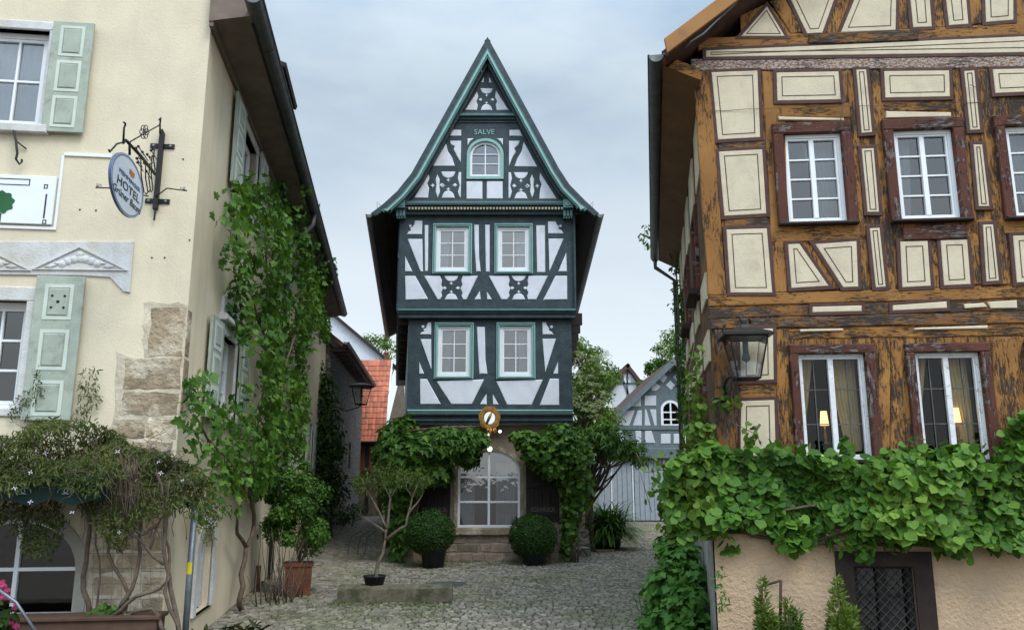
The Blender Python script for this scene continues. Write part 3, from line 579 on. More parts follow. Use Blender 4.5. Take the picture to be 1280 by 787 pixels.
g = Geo(); wallm(g, LS, rect(0, 20, 0, ZE+.25), [rect(*r) for r in SIDEW]+[arch_poly(*NI, 1.0, .42)], 0, .25); quadp(g, [LS.P(20, 0), LS.P(20, 0, -9), LS.P(20, 12, -4.5), LS.P(20, ZE)][::-1]); quadp(g, [LF.P(-9, 0), LS.P(20, 0, -9), LS.P(20, ZE, -9), LF.P(-9, ZE)])
g.build('side_wall', MT['cream_side'], hotel)
g = Geo()
for pl, R in [(LF, UW), (LF, LW), (LF, (AW[0], AW[1], AW[2], a_vs+a_rise))]+[(LS, r) for r in SIDEW]: roombox(g, pl, R, 1.6, -.3, .2)
g.build('interior', MT['dark'], hotel)
g = Geo(); e0, e1 = LS.P(-.18, ZE+.12, .6), LS.P(20.1, ZE+.12, .6); e0 = LS.P(.05, ZE+.12, .6); r0, r1 = LF.P(-4.5, 12.75, -.05), LS.P(20.1, 12.75, -4.5); quadp(g, [e0, e1, r1, r0], th=.12)
quadp(g, [LS.P(20.1, ZE+.12, -9.5), LF.P(-9.5, ZE+.12, -.05), r0, r1], th=.12); roof = g.build('roof', MT['roofdark'], hotel)
g = Geo(); quadp(g, [LS.P(-.12, ZE-.06, .0), LS.P(20.05, ZE-.06, .0), LS.P(20.05, ZE+.06, .52), LS.P(-.12, ZE+.06, .52)]); quadp(g, [LS.P(-.125, ZE-.06, 0), LS.P(-.125, ZE+.06, .52), LS.P(-.125, ZE+.55, .5), LS.P(-.125, ZE+.55, 0)])
for uu in np.arange(2.5, 20, 3.1): pbox(g, LS, uu-.008, uu+.008, ZE-.07, ZE-.05, 0, .05)
pbox(g, LS, -.11, 20, ZE-.12, ZE-.045, .003, .06, .01); g.build('eaves_board', MT['brownwood'], hotel)
g = Geo(); gutter(g, [LS.P(-.5, ZE+.13, .60), LS.P(20.1, ZE+.13, .60)], .11); gt = g.build('gutter', MT['gutter'], hotel, True)
ug = LS.px(393, 262, .6)[0]; g = Geo(); tube(g, [LS.P(ug, ZE+.06, .6), LS.P(ug, ZE-.22, .58), LS.P(ug-.05, ZE-.42, .45), LS.P(ug-.1, ZE-.62, .16), LS.P(ug-.1, ZE-.9, .09), LS.P(ug-.1, 5, .09), LS.P(ug-.1, 0, .09)], .055, 10); g.build('downpipe', MT['gutter'], hotel, True)
# dormer peeping over the gutter
g = Geo(); quadp(g, [LS.P(3.35, ZE+.2, .36), LS.P(4.75, ZE+.2, .36), LS.P(4.75, ZE+1.2, .36), LS.P(3.35, ZE+1.2, .36)], th=1.2)
quadp(g, [LS.P(3.2, ZE+1.2, .50), LS.P(4.9, ZE+1.2, .50), LS.P(4.9, ZE+1.75, -1.2), LS.P(3.2, ZE+1.75, -1.2)], th=.08); g.build('dormer', MT['roofdark'], hotel)
# front: window frames, shutters, stucco, quoins
wo = window(hotel, LF, UW, 3, 2, .07, .03, -.1, 'wpaint', 'pane_sky', (.09, .085, .07, .12), 'stucco', .03, (.13, .11, .09), 'stucco')
window(hotel, LF, LW, 4, 3, .06, .03, -.14, 'wpaint', 'pane', (.12, .12, .1, .17), 'stucco', .03)
p = lambda x, y: LF.px(x, y)
us = [p(63, 30), p(116, 32), p(52, 167), p(105, 170)]; shutter(hotel, LF, us[2][0]+.02, us[3][0]+.01, us[2][1], us[0][1], .05)
shutter(hotel, LF, UW[0]-.62, UW[0]-.11, us[2][1], us[0][1], .05)
us = [p(47, 346), p(108, 347), p(31, 520), p(96, 520)]; shutter(hotel, LF, us[0][0]+.03, us[1][0]+.02, us[2][1]-.05, us[0][1], .05, ((.03, .27), (.34, .62), (.69, .94)), holes=True); shutter(hotel, LF, LW[0]-.70, LW[0]-.14, us[2][1]-.05, us[0][1], .05, ((.03, .27), (.34, .62), (.69, .94)), holes=True)
g = Geo(); prism(g, LF, LF.poly([(-60, 302), (168, 302), (163, 366), (155, 365), (138, 347), (105, 345), (-60, 343)]), .002, .022, .008); pr = g.build('stucco_band', MT['stucco'], hotel)
for cx_ in (101, -20):
    g = Geo(); tri_ = LF.poly([(cx_-60, 337.5), (cx_, 308), (cx_+60, 339)]); ringp(g, LF, ccw(tri_), inset(ccw(tri_), .022), .02, .042)
    for k in range(7):                           # grape bunch and leaves in relief
        uu, vv = LF.px(cx_-22+k*7.3, 330-6*math.sin(k/6*math.pi)); lathe(g, LF.P(uu, vv, .02), [(.05, 0), (.045, .012), (.02, .024), (0, .026)], 10, axis=LF.n)
    for sg in (-1, 1):
        for k in range(3):
            uu, vv = LF.px(cx_+sg*(14+k*11), 325+k*4); prism(g, LF, [(uu-.07, vv-.012), (uu, vv-.03), (uu+.07, vv-.012*sg), (uu, vv+.03)], .02, .04, .012)
    uu, vv = LF.px(cx_, 319); lathe(g, LF.P(uu, vv, .02), [(.045, 0), (.035, .018), (0, .028)], 10, axis=LF.n); g.build('pediment_relief', MT['stucco'], hotel, False)
g = Geo()
def rough(q, amp, step=.09):
    o = []
    for i in range(len(q)):
        a, b = Vector(q[i]), Vector(q[(i+1) % len(q)]); k = max(1, int((b-a).length/step))
        for j in range(k): c = a.lerp(b, j/k); o.append((min(-.006, c.x+random.uniform(-amp, amp)), c.y+random.uniform(-amp, amp)))
    return o
mo = Geo(); prism(mo, LF, rough(LF.poly([(180, 377), (233, 380), (231, 445), (228, 520), (213, 545), (212, 790), (98, 800), (100, 552), (133, 546), (142, 516), (146, 440), (178, 446)]), .03), -.02, .007, .004); mo.build('quoin_mortar', MT['quoinmortar'], hotel)
def ashlar(x0, x1, y0, y1, nx, off=0, w1=.02):
    (a, b), (c, d) = LF.px(x0, y1), LF.px(x1, y0); c = min(c, -.004); k = (c-a)/nx
    for i in range(nx): prism(g, LF, rough(rect(a+k*i+.004, min(-.012, a+k*(i+1)-.004), b+.004, d-.004), .016), -.02, max(.009, w1-.008+random.uniform(-.004, .004)), .012, r=random.random())
ashlar(184, 234, 383, 445, 1); ashlar(152, 231, 447, 487, 1, w1=.017); ashlar(150, 229, 489, 520, 1); ashlar(140, 227, 522, 548, 2)
y = 550
while y < 800: ashlar(113+random.randint(-3, 3), 213+random.randint(-6, 5), y, y+27, 3); y += 28
for r in ((0, .20, 3.5, 4.08), (0, .24, 3.16, 3.48), (0, .14, 2.82, 3.14)): prism(g, LS, rect(.002, r[1], r[2], r[3]), -.02, .010, .02, r=random.random())
g.build('corner_stones', MT['sand'], hotel, rnd=True)
arched_window(hotel, LF, AW, a_vs, a_rise, .05, .04, -.14, 2, [LF.px(30, 713)[1]], 'wpaint', 'pane', .13, 'greystucco', .02)
# side: windows, shutters, niche
for i, R in enumerate(SIDEW):
    up = R[2] > 5; window(hotel, LS, R, 2, 3, .06, .025, -.1, 'wpaint', 'pane', (.1, .1, .08, .14 if up else .22), 'stucco', .03, (.12, .09, .07), 'stucco')
    if i == 3:
        g = Geo(); u0, u1 = R[0]-.12, R[1]+.12; v = R[3]+.225; prism(g, LS, [(u0, v), (u1, v), (u1-.05, v+.3), ((u0+u1)/2, v+.5), (u0+.05, v+.3)], .002, .04, .02); pbox(g, LS, u0-.06, u1+.06, v-.06, v+.03, 0, .12, .02)
        for k in range(5): lathe(g, LS.P(u0+.25+k*.2, v+.17+.08*math.sin(k/4*3.14), .035), [(.07, 0), (.05, .03), (0, .04)], 8, axis=LS.n)
        g.build('pediment_relief', MT['stucco'], hotel)
    h = .62
    sh = [shutter(hotel, LS, R[0]-.12-h*1.25, R[0]-.12, R[2]-.05, R[3]+.1, .05), shutter(hotel, LS, R[1]+.12, R[1]+.12+h*1.25, R[2]-.05, R[3]+.1, .05, holes=not up)]
g = Geo(); po = arch_poly(*NI, 1.0, .42); ringp(g, LS, arch_poly(NI[0]-.16, NI[1]+.16, NI[2], 1.0, .58), po, -.02, .035); pi = arch_poly(NI[0]+.12, NI[1]-.12, NI[2], 1.0, .3); ringp(g, LS, po, pi, -.25, -.1)
a = [LS.P(*q, -.2) for q in pi]; g.add(a, [tuple(range(len(a)))]); g.build('arched_niche', MT['stucco'], hotel)
g = Geo(); pbox(g, LF, LF.px(81, 193)[0], LF.px(140, 194)[0], *(lambda v: (v-.02, v+.02))(LF.px(81, 193)[1]), 0, .02); a = LF.px(80, 193); b = LF.px(78, 286); pbox(g, LF, a[0]-.015, a[0]+.015, b[1]-.02, a[1]-.021, 0, .02); pbox(g, LF, -2.7, a[0]-.016, b[1]-.02, b[1]+.015, .0, .02)
g.build('mounting_rail', MT['paint_white'], hotel)
curtain(LF, UW[0]+.08, UW[1]-.08, UW[0]+.08, UW[1]-.08, UW[2]+.05, UW[3]-.05, -.24, 'drape', 'white lace curtain in the upper window of the cream gable', None, 9)
for x, y in ((190, 322), (206, 322), (152, 263), (120, 263), (100, 262), (229, 199), (237, 300)):
    g = Geo(); lathe(g, LF.P(*LF.px(x, y)), [(.011, -.005), (.011, .006), (0, .008)], 7, axis=LF.n); g.build('wall_plug', MT['rust'], hotel)
# small wrought hook by the upper window
g = Geo(); q = [(20, 159), (21, 166), (23, 174), (25, 180), (26, 188), (27, 196), (25, 203), (29, 209), (31, 205), (30, 202)]; tube(g, [LF.P(*LF.px(x, y), .06+.05*math.sin(i*.35)) for i, (x, y) in enumerate(q)], .014, 6); tube(g, [LF.P(*LF.px(22, 178), .06), LF.P(*LF.px(34, 187), .02)], .009, 6)
tag(g.build('wall_hook', MT['iron'], None, True), 'small black wrought iron hook on the cream wall under the upper window', 'hook')

# ------------------------------------------------------------------ sign board with a tree
c = LF.px(30, 250); sb = empty('sign_board', LF.P(c[0], c[1]), 'white board with a green tree emblem on the cream gable wall', 'sign')
g = Geo(); u1 = LF.px(69.5, 250)[0]; v0, v1 = LF.px(40, 283)[1], LF.px(40, 221)[1]; u0 = u1-1.9; pbox(g, LF, u0, u1, v0+.02, v1, .012, .04, .006); g.build('panel', MT['paint_white'], sb)
g = Geo()
for x0, x1, y0, y1 in ((-60, 40, 225.5, 229.5), (56.5, 62, 232, 237), (55.5, 61, 244, 274), (54.5, 60, 276, 281)):
    a, b = LF.px(x0, y1); c_, d = LF.px(x1, y0); q = rect(a, c_, b, d); ringp(g, LF, q, inset(q, .01), .039, .044)
g.build('border_ornament', MT['ink'], sb)
g = Geo(); cu, cv = LF.px(3, 254)
def lob(cu, cv, R, n=40, a=.09, f=9): return [(cu+R*(1+a*math.sin(f*t))*math.cos(t), cv+R*.92*(1+a*math.sin(f*t))*math.sin(t)) for t in [2*math.pi*i/n for i in range(n)]]
prism(g, LF, lob(cu, cv, .15), .038, .046); pbox(g, LF, cu-.025, cu+.025, cv-.25, cv-.14, .038, .045); g.build('tree_emblem', MT['greenink'], sb)

# ------------------------------------------------------------------ hanging oval sign on its wrought bracket
um = LF.px(200, 215)[0]; mp_ = LF.P(um, 0); SP = Plane((mp_.x, mp_.y), 97); hs = empty('hanging_sign', LF.P(um, 5.8), 'pale blue oval hotel sign hanging from a black scrolled iron bracket', 'sign')
(cu, cv), (tu, tv), (bu, bv) = SP.px(157, 231), SP.px(148, 182), SP.px(167, 281)
su0, su1 = SP.px(136, 222)[0], SP.px(178.5, 240)[0]; ru = abs(su1-su0)/2; cu = (su0+su1)/2; rv = (tv-bv)/2*.98; cv = (SP.px(157, 231)[1])
ell = lambda k, n=48: [(cu+ru*k*math.cos(t), cv+rv*k*math.sin(t)) for t in [2*math.pi*i/n for i in range(n)]]
g = Geo(); prism(g, SP, ell(.99), -.012, .012); a = [SP.P(x, y, -.012) for x, y in ell(.97)][::-1]; g.add(a, [tuple(range(len(a)))]); pl_ = g.build('sign_plate', MT['plate'], hs)
g = Geo(); ringp(g, SP, ell(1.), ell(.985), -.014, .014); ringp(g, SP, ell(.955), ell(.92), .011, .0145); g.build('rim', MT['blue'], pl_)
text(SP, 'HOTEL', cu+ru*.05, cv-rv*.10, .013, rv*.40, 'ink', 'lettering', pl_, xs=ru/rv*1.12)
text(SP, 'Grüner Baum', cu+.02*ru, cv-rv*.45, .013, rv*.34, 'ink', 'lettering', pl_, xs=ru/rv*.92, shear=.12)
text(SP, 'MEMMINGER', cu+ru*.08, cv+rv*.24, .013, rv*.2, 'inkb', 'lettering', pl_, xs=ru/rv*1.15)
g = Geo(); 
for s_ in (0, 1): prism(g, SP, [(cu+ru*(.0+.17*s_), cv+rv*.62), (cu+ru*(.15+.17*s_), cv+rv*.62), (cu+ru*(.15+.17*s_), cv+rv*(.47 if s_ else .40)), (cu+ru*(.0+.17*s_), cv+rv*(.40 if s_ else .47))], .011, .015)
g.build('shield_emblem', MT['orange'], pl_)
g = Geo(); a = LF.px(202, 166); b = LF.px(195, 275); V0, V1 = b[1], a[1]
pbox(g, LF, um-.028, um+.028, V0+.12, V1-.02, .02, .075, .006); prism(g, LF, [(um-.028, V1-.02), (um+.028, V1-.02), (um, V1+.03)], .02, .07); tube(g, [LF.P(um, V0+.13, .05), LF.P(um, V0-.02, .05)], .012, 6)
g.build('wall_post', MT['iron'], hs)
for y in (183, 252):
    g = Geo(); v = LF.px(200, y)[1]; pbox(g, LF, um-.14, um+.15, v-.03, v+.03, .003, .02, .004); o = g.build('wall_plate', MT['iron'], hs); g = Geo()
    for du in (-.1, .1): lathe(g, LF.P(um+du, v, .02), [(.018, 0), (.018, .006), (.008, .012), (0, .012)], 8, axis=LF.n)
    g.build('bolt', MT['steel'], o)
SW = lambda x, y: SP.P(*SP.px(x, y))
g = Geo(); tube(g, [SW(194, 218), SW(176, 195), SW(157, 175)], [.020, .020, .016], 6); tube(g, [SW(157, 175), SW(154, 180), SW(155, 160), SW(157, 155), SW(155, 153)], .012, 6); tube(g, [SW(160, 176), SW(146, 180), SW(137, 190), SW(136, 187)], .010, 6)
tube(g, [SW(162, 177), SW(162, 194)], .014, 6); tube(g, [SW(163, 177), SW(200, 156)], .008, 6); tube(g, [SW(200, 168), SW(200, 155), SW(201, 147), SW(199, 150)], .011, 6); g.build('arm', MT['iron'], hs, True)
g = Geo()
for k in range(6):                          # rosette on the tie rod
    q = [SW(180.5+3.2*math.cos(k*1.047)+2.6*math.cos(t), 165+5.2*math.sin(k*1.047)+4*math.sin(t)) for t in [i*.7854 for i in range(9)]]; tube(g, q, .005, 5)
for (x0, y0, x1, y1) in ((175, 196, 180, 243), (181, 203, 185, 243), (186, 205, 188, 240), (189, 195, 191, 240), (192, 185, 194, 215)):
    q = [SW(x0-2*math.cos(t), y0+2.5*math.sin(t)) for t in (0, 1.2, 2.4, 3.6)]+[SW(x0+1, y0), SW((x0+x1)/2-1, (y0+y1)/2), SW(x1, y1-3), SW(x1-2, y1), SW(x1-3.5, y1-2)]; tube(g, q, .0075, 5)
for (x, y) in ((170, 185), (173, 183), (178, 190), (171, 198), (184, 193), (189, 188), (172, 203), (183, 214)): lathe(g, SW(x, y), [(0, -.02), (.015, -.01), (.017, 0), (.012, .012), (0, .018)], 8); tube(g, [SW(x, y), SW(x+7, y+11)], .006, 5)
g.build('scrollwork', MT['iron'], hs, True)
for x, xe, ye in ((188, 119.5, 234), (197, 233.5, 238)):
    g = Geo(); far = xe < 150; q = [LF.P(*LF.px(x, 248), .07), LF.P(*LF.px((x+xe)/2, 243), .22), LF.P(*LF.px(xe, ye+.5, .3), .3), LF.P(*LF.px(xe+(4 if far else -5), ye-2, .3), .3)]; tube(g, q, .008, 6); o = g.build('lamp_arm', MT['iron'], hs, True)
    g = Geo(); lathe(g, q[-1], [(0, -.03), (.03, -.015), (.03, .015), (0, .03)], 10); g.build('spot_lamp', MT['lampglass'], o)

# ------------------------------------------------------------------ awning, clematis, pole, planters by the hotel
uaw = LF.px(124, 600, .8)[0]; aw = empty('awning', LF.P(uaw-1, 1.9), 'dark green awning half hidden under the clematis above the arched window', 'awning')
g = Geo(); z1 = LF.px(60, 588, .3)[1]; z0 = LF.px(60, 602, .85)[1]; zb = LF.px(60, 628, .85)[1]
quadp(g, [LF.P(uaw-2.6, z0, .85), LF.P(uaw, z0, .85), LF.P(uaw, z1+.1, .02), LF.P(uaw-2.6, z1+.1, .02)], th=.01); g.build('cloth', MT['awning'], aw)
g = Geo(); n = 24; top = [(uaw-2.6+2.6*i/n, z0) for i in range(n+1)]; bot = [(uaw-2.6+2.6*i/n, zb+.03*math.cos(i*math.pi/2)) for i in range(n+1)]
vs = [LF.P(*q, .851) for q in top+bot]; g.add(vs, [(i, n+1+i, n+2+i, i+1) for i in range(n)]); quadp(g, [LF.P(uaw, z0, .851), LF.P(uaw, z1+.1, .02), LF.P(uaw, zb, .02), LF.P(uaw, zb, .851)]); va_ = g.build('valance', MT['awning'], aw)
g = Geo()
for k in range(6):
    c = uaw-.3-k*.42
    for sg in (-1, 1): tube(g, [LF.P(c+sg*(.03+.05*math.cos(t)), (z0+zb)/2+.04*math.sin(t)+.02*t/4, .857) for t in [i*.6 for i in range(9)]], .005, 4)
g.build('scroll_print', MT['barnboard'], va_)
cl = empty('clematis', LF.P(LF.px(180, 600)[0], 0), 'sprawling clematis with small pale lilac flowers over the awning and corner', 'climbing plant')
Lv = Leaves(); mass = [(-180, 560), (-60, 548), (40, 530), (110, 528), (150, 545), (200, 558), (235, 575), (252, 600), (240, 625), (215, 625), (190, 612), (165, 640), (150, 625), (125, 605), (60, 600), (-60, 612), (-180, 612)]
region(Lv, LF, LF.poly(mass, .5), 13000, .02, .95, .07, .6, 3, .14, 4.5); region(Lv, LF, LF.poly([(-180, 562), (60, 562), (140, 570), (150, 600), (128, 612), (70, 606), (20, 612), (-180, 608)], .9), 3800, .70, 1.1, .06, .6, 6, .14, 4)
for q, n in (([(90, 600), (240, 610), (225, 640), (180, 650), (150, 690), (125, 650), (100, 630)], 2600), ([(-20, 618), (75, 618), (85, 650), (60, 700), (40, 690), (10, 650), (-20, 670)], 1700), ([(200, 590), (262, 600), (275, 640), (262, 680), (235, 640)], 700), ([(28, 480), (42, 450), (42, 500), (20, 520), (-10, 520), (0, 490)], 200), ([(92, 455), (108, 455), (112, 500), (80, 525), (75, 520)], 260)): region(Lv, LF, LF.poly(q, .4), n, .02 if q[0][1] < 500 else .2, .2 if q[0][1] < 500 else .75, .055, .5, 5, .05)
Lv.build('foliage', 'lance', MT['leaf_clem'], cl, .7, .9)
g = Geo(); PW = lambda x, y, w: LF.P(*LF.px(x, y, w), w)
for pts, r in (([(112, 770, .25), (104, 720, .2), (112, 660, .3), (104, 612, .4), (120, 570, .5)], .024), ([(150, 790, .4), (160, 740, .35), (135, 690, .3), (138, 640, .35), (150, 590, .5)], .018), ([(150, 760, .35), (165, 735, .4), (175, 690, .35), (172, 640, .4), (160, 590, .5)], .020),
               ([(225, 800, .5), (213, 735, .45), (205, 690, .5), (208, 640, .5), (195, 590, .6)], .022), ([(228, 800, .52), (206, 740, .5), (212, 700, .45), (205, 650, .5), (212, 600, .6)], .017), ([(205, 790, .5), (190, 760, .45), (165, 765, .4), (152, 770, .4)], .020), ([(140, 770, .4), (170, 745, .45), (200, 735, .45), (212, 720, .5)], .019), ([(205, 705, .5), (170, 670, .5), (152, 660, .5), (158, 630, .5), (150, 600, .6)], .014), ([(195, 655, .55), (178, 668, .55), (160, 655, .5), (157, 630, .5)], .016), ([(118, 770, .3), (125, 720, .3), (120, 660, .3), (115, 620, .4)], .010), ([(185, 690, .5), (200, 650, .5), (185, 610, .6)], .012), ([(175, 630, .4), (200, 628, .5), (212, 605, .5)], .012)):
    a = [PW(*q) for q in pts]; b = []
    for i in range(len(a)-1): b += wob(a[i], a[i+1], 3, .02)[:-1]
    tube(g, b+[a[-1]], [r*(1.25-.6*i/len(b)) for i in range(len(b)+1)], 7)
for k in range(46):
    x = random.uniform(142, 172); tube(g, wob(PW(x, random.uniform(565, 590), .8), PW(x+random.uniform(-8, 14), random.uniform(610, 660), .7), 4, .02), .0045, 4)
for k in range(150):                       # fine tangled shoots over the mass
    x, y = random.uniform(-10, 240), random.uniform(535, 615); w = random.uniform(.75, 1.05); tube(g, wob(PW(x, y, w), PW(x+random.uniform(-26, 26), y+random.uniform(-12, 34), w), 4, .035, -.03), .003, 3)
for k in range(30):
    x = random.uniform(20, 225); tube(g, wob(PW(x, random.uniform(590, 620), .6), PW(x+random.uniform(-30, 30), random.uniform(630, 680), .5), 4, .03, .05), .004, 4)
g.build('stem', MT['vinewood'], cl, True)
Lf = Leaves(); F = [(60, 562), (57, 566), (140, 566), (147, 564), (192, 557), (209, 560), (198, 577), (201, 591), (38, 590), (18, 610), (12, 627), (38, 627), (149, 665), (152, 670), (90, 640), (4, 557), (120, 548), (170, 600), (228, 600)]
for x, y in F: Lf = Leaves(); Lf.add([PW(x, y, 1.06)], LF.n+Vector((0, 0, .3)), (0, 0, 1), rng.uniform(.022, .033, 1)); Lf.build('flower', 'petal4', MT['petal'], cl, .5, 1.)
g = Geo(); pb = LF.P(.26, 0, .02); tube(g, [pb, pb+Vector((0, 0, 1.72))], .036, 14); lathe(g, pb+Vector((0, 0, 1.72)), [(.04, 0), (.04, .03), (0, .04)], 14); po_ = tag(g.build('metal_pole', MT['steel'], None, True), 'thin grey metal pole with a yellow sticker at the cream corner', 'pole')
g = Geo(); a = [pb+Vector((.0375*math.sin(t), -.0375*math.cos(t), z)) for z in (1.0, 1.13) for t in (-.9, -.45, 0, .45, .9)]; g.add([x-Vector((0, 0, 0)) for x in a], [(i, i+1, 6+i, 5+i) for i in range(4)]); st_ = g.build('sticker', MT['yellow'], po_)
g = Geo(); tube(g, [PW(-12, 729, 1.15), PW(20, 752, 1.15), PW(52, 800, 1.15)], .016, 7); tube(g, [PW(-2, 736, 1.15), PW(-6, 900, 1.15)], .014, 7); tag(g.build('hand_rail', MT['steel'], None, True), 'thin blue grey metal handrail sloping down past the geranium', 'handrail')
# trellis wire mesh
g = Geo()
for x in range(118, 206, 12): tube(g, [PW(x, 660, .14), PW(x-4, 800, .14)], .003, 4)
for y in range(672, 800, 19): tube(g, [PW(112, y, .14), PW(208, y, .14)], .003, 4)
tag(g.build('wire_trellis', MT['steel']), 'thin wire trellis on the stone wall behind the clematis stems', 'trellis')
# planter box and geranium
bx = empty('planter_box', PW(110, 800, .45), 'long brown wooden planter box below the arched window', 'planter')
g = Geo(); a, b = LF.px(40, 774, .5); c, d = LF.px(196, 774, .5); v = LF.px(150, 774, .5)[1]; pbox(g, LF, -2.2, c, 0.05, v, .2, .5, .01); pbox(g, LF, -2.25, c+.03, v-.005, v+.035, .18, .53, .008); g.build('box', MT['plank'], bx)
Lv = Leaves(); region(Lv, LF, LF.poly([(150, 762), (185, 770), (130, 776), (95, 770)], .4), 90, .3, .5, .06, .8, 2); Lv.build('foliage', 'heart', MT['leaf_mid'], bx)
ge = empty('geranium', PW(2, 800, .9), 'pink flowering geranium at the edge beside the arched window', 'potted plant')
Lv = Leaves(); pc = PW(2, 772, .95); blob(Lv, pc, (.16, .16, .22), 160, .07, .3); Lv.build('foliage', 'heart', MT['leaf_dark'], ge)
Lf = Leaves()
for x, y in ((4, 732), (9, 737), (2, 728), (9, 746), (16, 750), (19, 757), (14, 776), (20, 781), (3, 745)): Lf = Leaves(); blob(Lf, PW(x, y, 1.), .028, 22, .022, .3); Lf.build('flower', 'petal4', MT['pink'], ge, .8, 1)
g = Geo(); lathe(g, Vector((pc.x, pc.y, .15)), [(.11, 0), (.15, .26), (.16, .28), (.13, .27)], 16); g.build('pot', MT['terra'], ge, True)

# ------------------------------------------------------------------ grape vine on the side wall
gv = empty('grape_vine', LS.P(5, 0, .15), 'tall green grape vine climbing the long cream wall of the shuttered house', 'climbing plant')
Lv = Leaves()
col = [(292, 240), (312, 222), (345, 232), (378, 222), (383, 258), (372, 285), (385, 305), (408, 330), (412, 360), (402, 395), (408, 405), (392, 425), (380, 470), (385, 520), (372, 560), (352, 588), (340, 600), (322, 590), (318, 560), (318, 500), (312, 430), (302, 370), (292, 310), (287, 270)]
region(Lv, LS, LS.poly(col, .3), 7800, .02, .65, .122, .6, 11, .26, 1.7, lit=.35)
for k in range(46):                # loose shoots standing out of the mass
    x, y = random.choice(col); c = LS.P(*LS.px(x+random.uniform(-12, 4)-(12 if x > 365 else 0), y+random.uniform(-14, 14), .35), random.uniform(.2, .6)); blob(Lv, c, (.22, .3, .26), 16, .10, .1, .4)
low = [(228, 470), (242, 455), (258, 480), (300, 500), (320, 520), (330, 590), (300, 612), (285, 600), (268, 655), (256, 640), (250, 600), (232, 560), (225, 520)]
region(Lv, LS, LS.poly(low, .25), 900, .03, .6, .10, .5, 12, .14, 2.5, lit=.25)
region(Lv, LS, LS.poly([(288, 560), (340, 590), (342, 612), (330, 622), (300, 615), (285, 590)], .25), 380, .05, .5, .125, .4, 14, .10)
Lv.build('foliage', 'grape', MT['leaf_grape'], gv, .7, .7)
g = Geo(); Q = lambda x, y, w: LS.P(*LS.px(x, y, w), w)
for pts, r in (([(303, 772, .2), (299, 750, .2), (306, 700, .2), (318, 655, .22), (312, 618, .25), (318, 560, .25), (330, 480, .2), (335, 380, .2), (330, 260, .2)], .038), ([(307, 682, .2), (296, 660, .2), (293, 640, .2)], .03), ([(312, 625, .25), (300, 590, .3), (270, 560, .3), (245, 520, .3)], .022), ([(318, 560, .25), (345, 500, .3), (365, 430, .3), (385, 350, .3)], .03), ([(333, 430, .2), (318, 380, .25), (305, 320, .25)], .02), ([(252, 600, .3), (258, 650, .3), (264, 690, .3)], .008)):
    a = [Q(*q) for q in pts]; b = []
    for i in range(len(a)-1): b += wob(a[i], a[i+1], 3, .035)[:-1]
    tube(g, b+[a[-1]], [r*(1.2-.75*i/len(b)) for i in range(len(b)+1)], 8)
g.build('trunk', MT['vinewood'], gv, True)
# plank by the wall, dark leafy plant, shrub in terracotta, dead twigs
g = Geo(); a = LS.px(319, 746, .1); b = LS.px(319, 708, .1); boxw(g, LS.P(a[0], a[1], .12), .10, .06, b[1]-a[1], .2); boxw(g, LS.P(a[0], a[1]+.2, .12)+Vector((.05, -.03, 0)), .14, .05, .09, .2)
tag(g.build('wooden_stub', MT['plank']), 'weathered brown wooden stub fixed low on the cream side wall', 'wooden post')
dp = empty('dark_leaf_plant', gnd(285, 800), 'dark purplish broad leaved plant at the foot of the cream wall', 'plant'); Lv = Leaves()
for x in range(246, 326, 9):
    b = gnd(x+random.uniform(-4, 4), 806-(x-246)*.22); m = 16; ang = rng.uniform(0, 6.28, m); T = np.stack([np.cos(ang), np.sin(ang), rng.uniform(.4, 1.4, m)], 1); Lv.add(np.tile(np.array(b), (m, 1))+rng.normal(0, .05, (m, 3)), T*[-.6, -.6, .8]+[0, 0, .3], T, rng.uniform(.14, .27, m))
Lv.build('foliage', 'lance', MT['leaf_purple'], dp, .3, .2)
tp = gnd(368, 744); ts = empty('potted_shrub', tp, 'bushy green shrub in a square terracotta planter by the cream wall', 'potted plant')
g = Geo(); boxw(g, (tp.x, tp.y+.2, 0), .44, .44, .5, .25, top=1.08); boxw(g, (tp.x, tp.y+.2, .5), .52, .52, .05, .25); g.build('pot', MT['terra'], ts)
Lv = Leaves(); C = crown(Lv, (tp.x-.02, tp.y+.25, 1.25), (.55, .6, .75), 34, 200, .08, .45, 21); Lv.build('foliage', 'oval', MT['leaf_mid'], ts, .6, .7)
g = Geo()
for c in C[:12]: tube(g, wob((tp.x, tp.y+.2, .5), c, 4, .04), [.014, .01, .008, .006, .004], 5)
g.build('stem', MT['bark'], ts, True)
t2 = gnd(340, 757); sh = empty('climbing_shrub', t2, 'green climbing shrub with bare lower twigs against the cream wall', 'shrub'); Lv = Leaves()
crown(Lv, (t2.x-.15, t2.y+1.5, 1.7), (.42, .75, .75), 24, 150, .085, .4, 22); Lv.build('foliage', 'oval', MT['leaf_mid'], sh, .6, .7)
g = Geo()
for k in range(34):
    a = Vector((t2.x+random.uniform(-.25, .3), t2.y+random.uniform(-.1, 1.3), 0)); tube(g, wob(a, a+Vector((random.uniform(-.25, .25), random.uniform(-.2, .3), random.uniform(.4, 1.4))), 4, .05), [.012, .01, .008, .006, .004], 4)
g.build('stem', MT['vinewood'], sh, True)

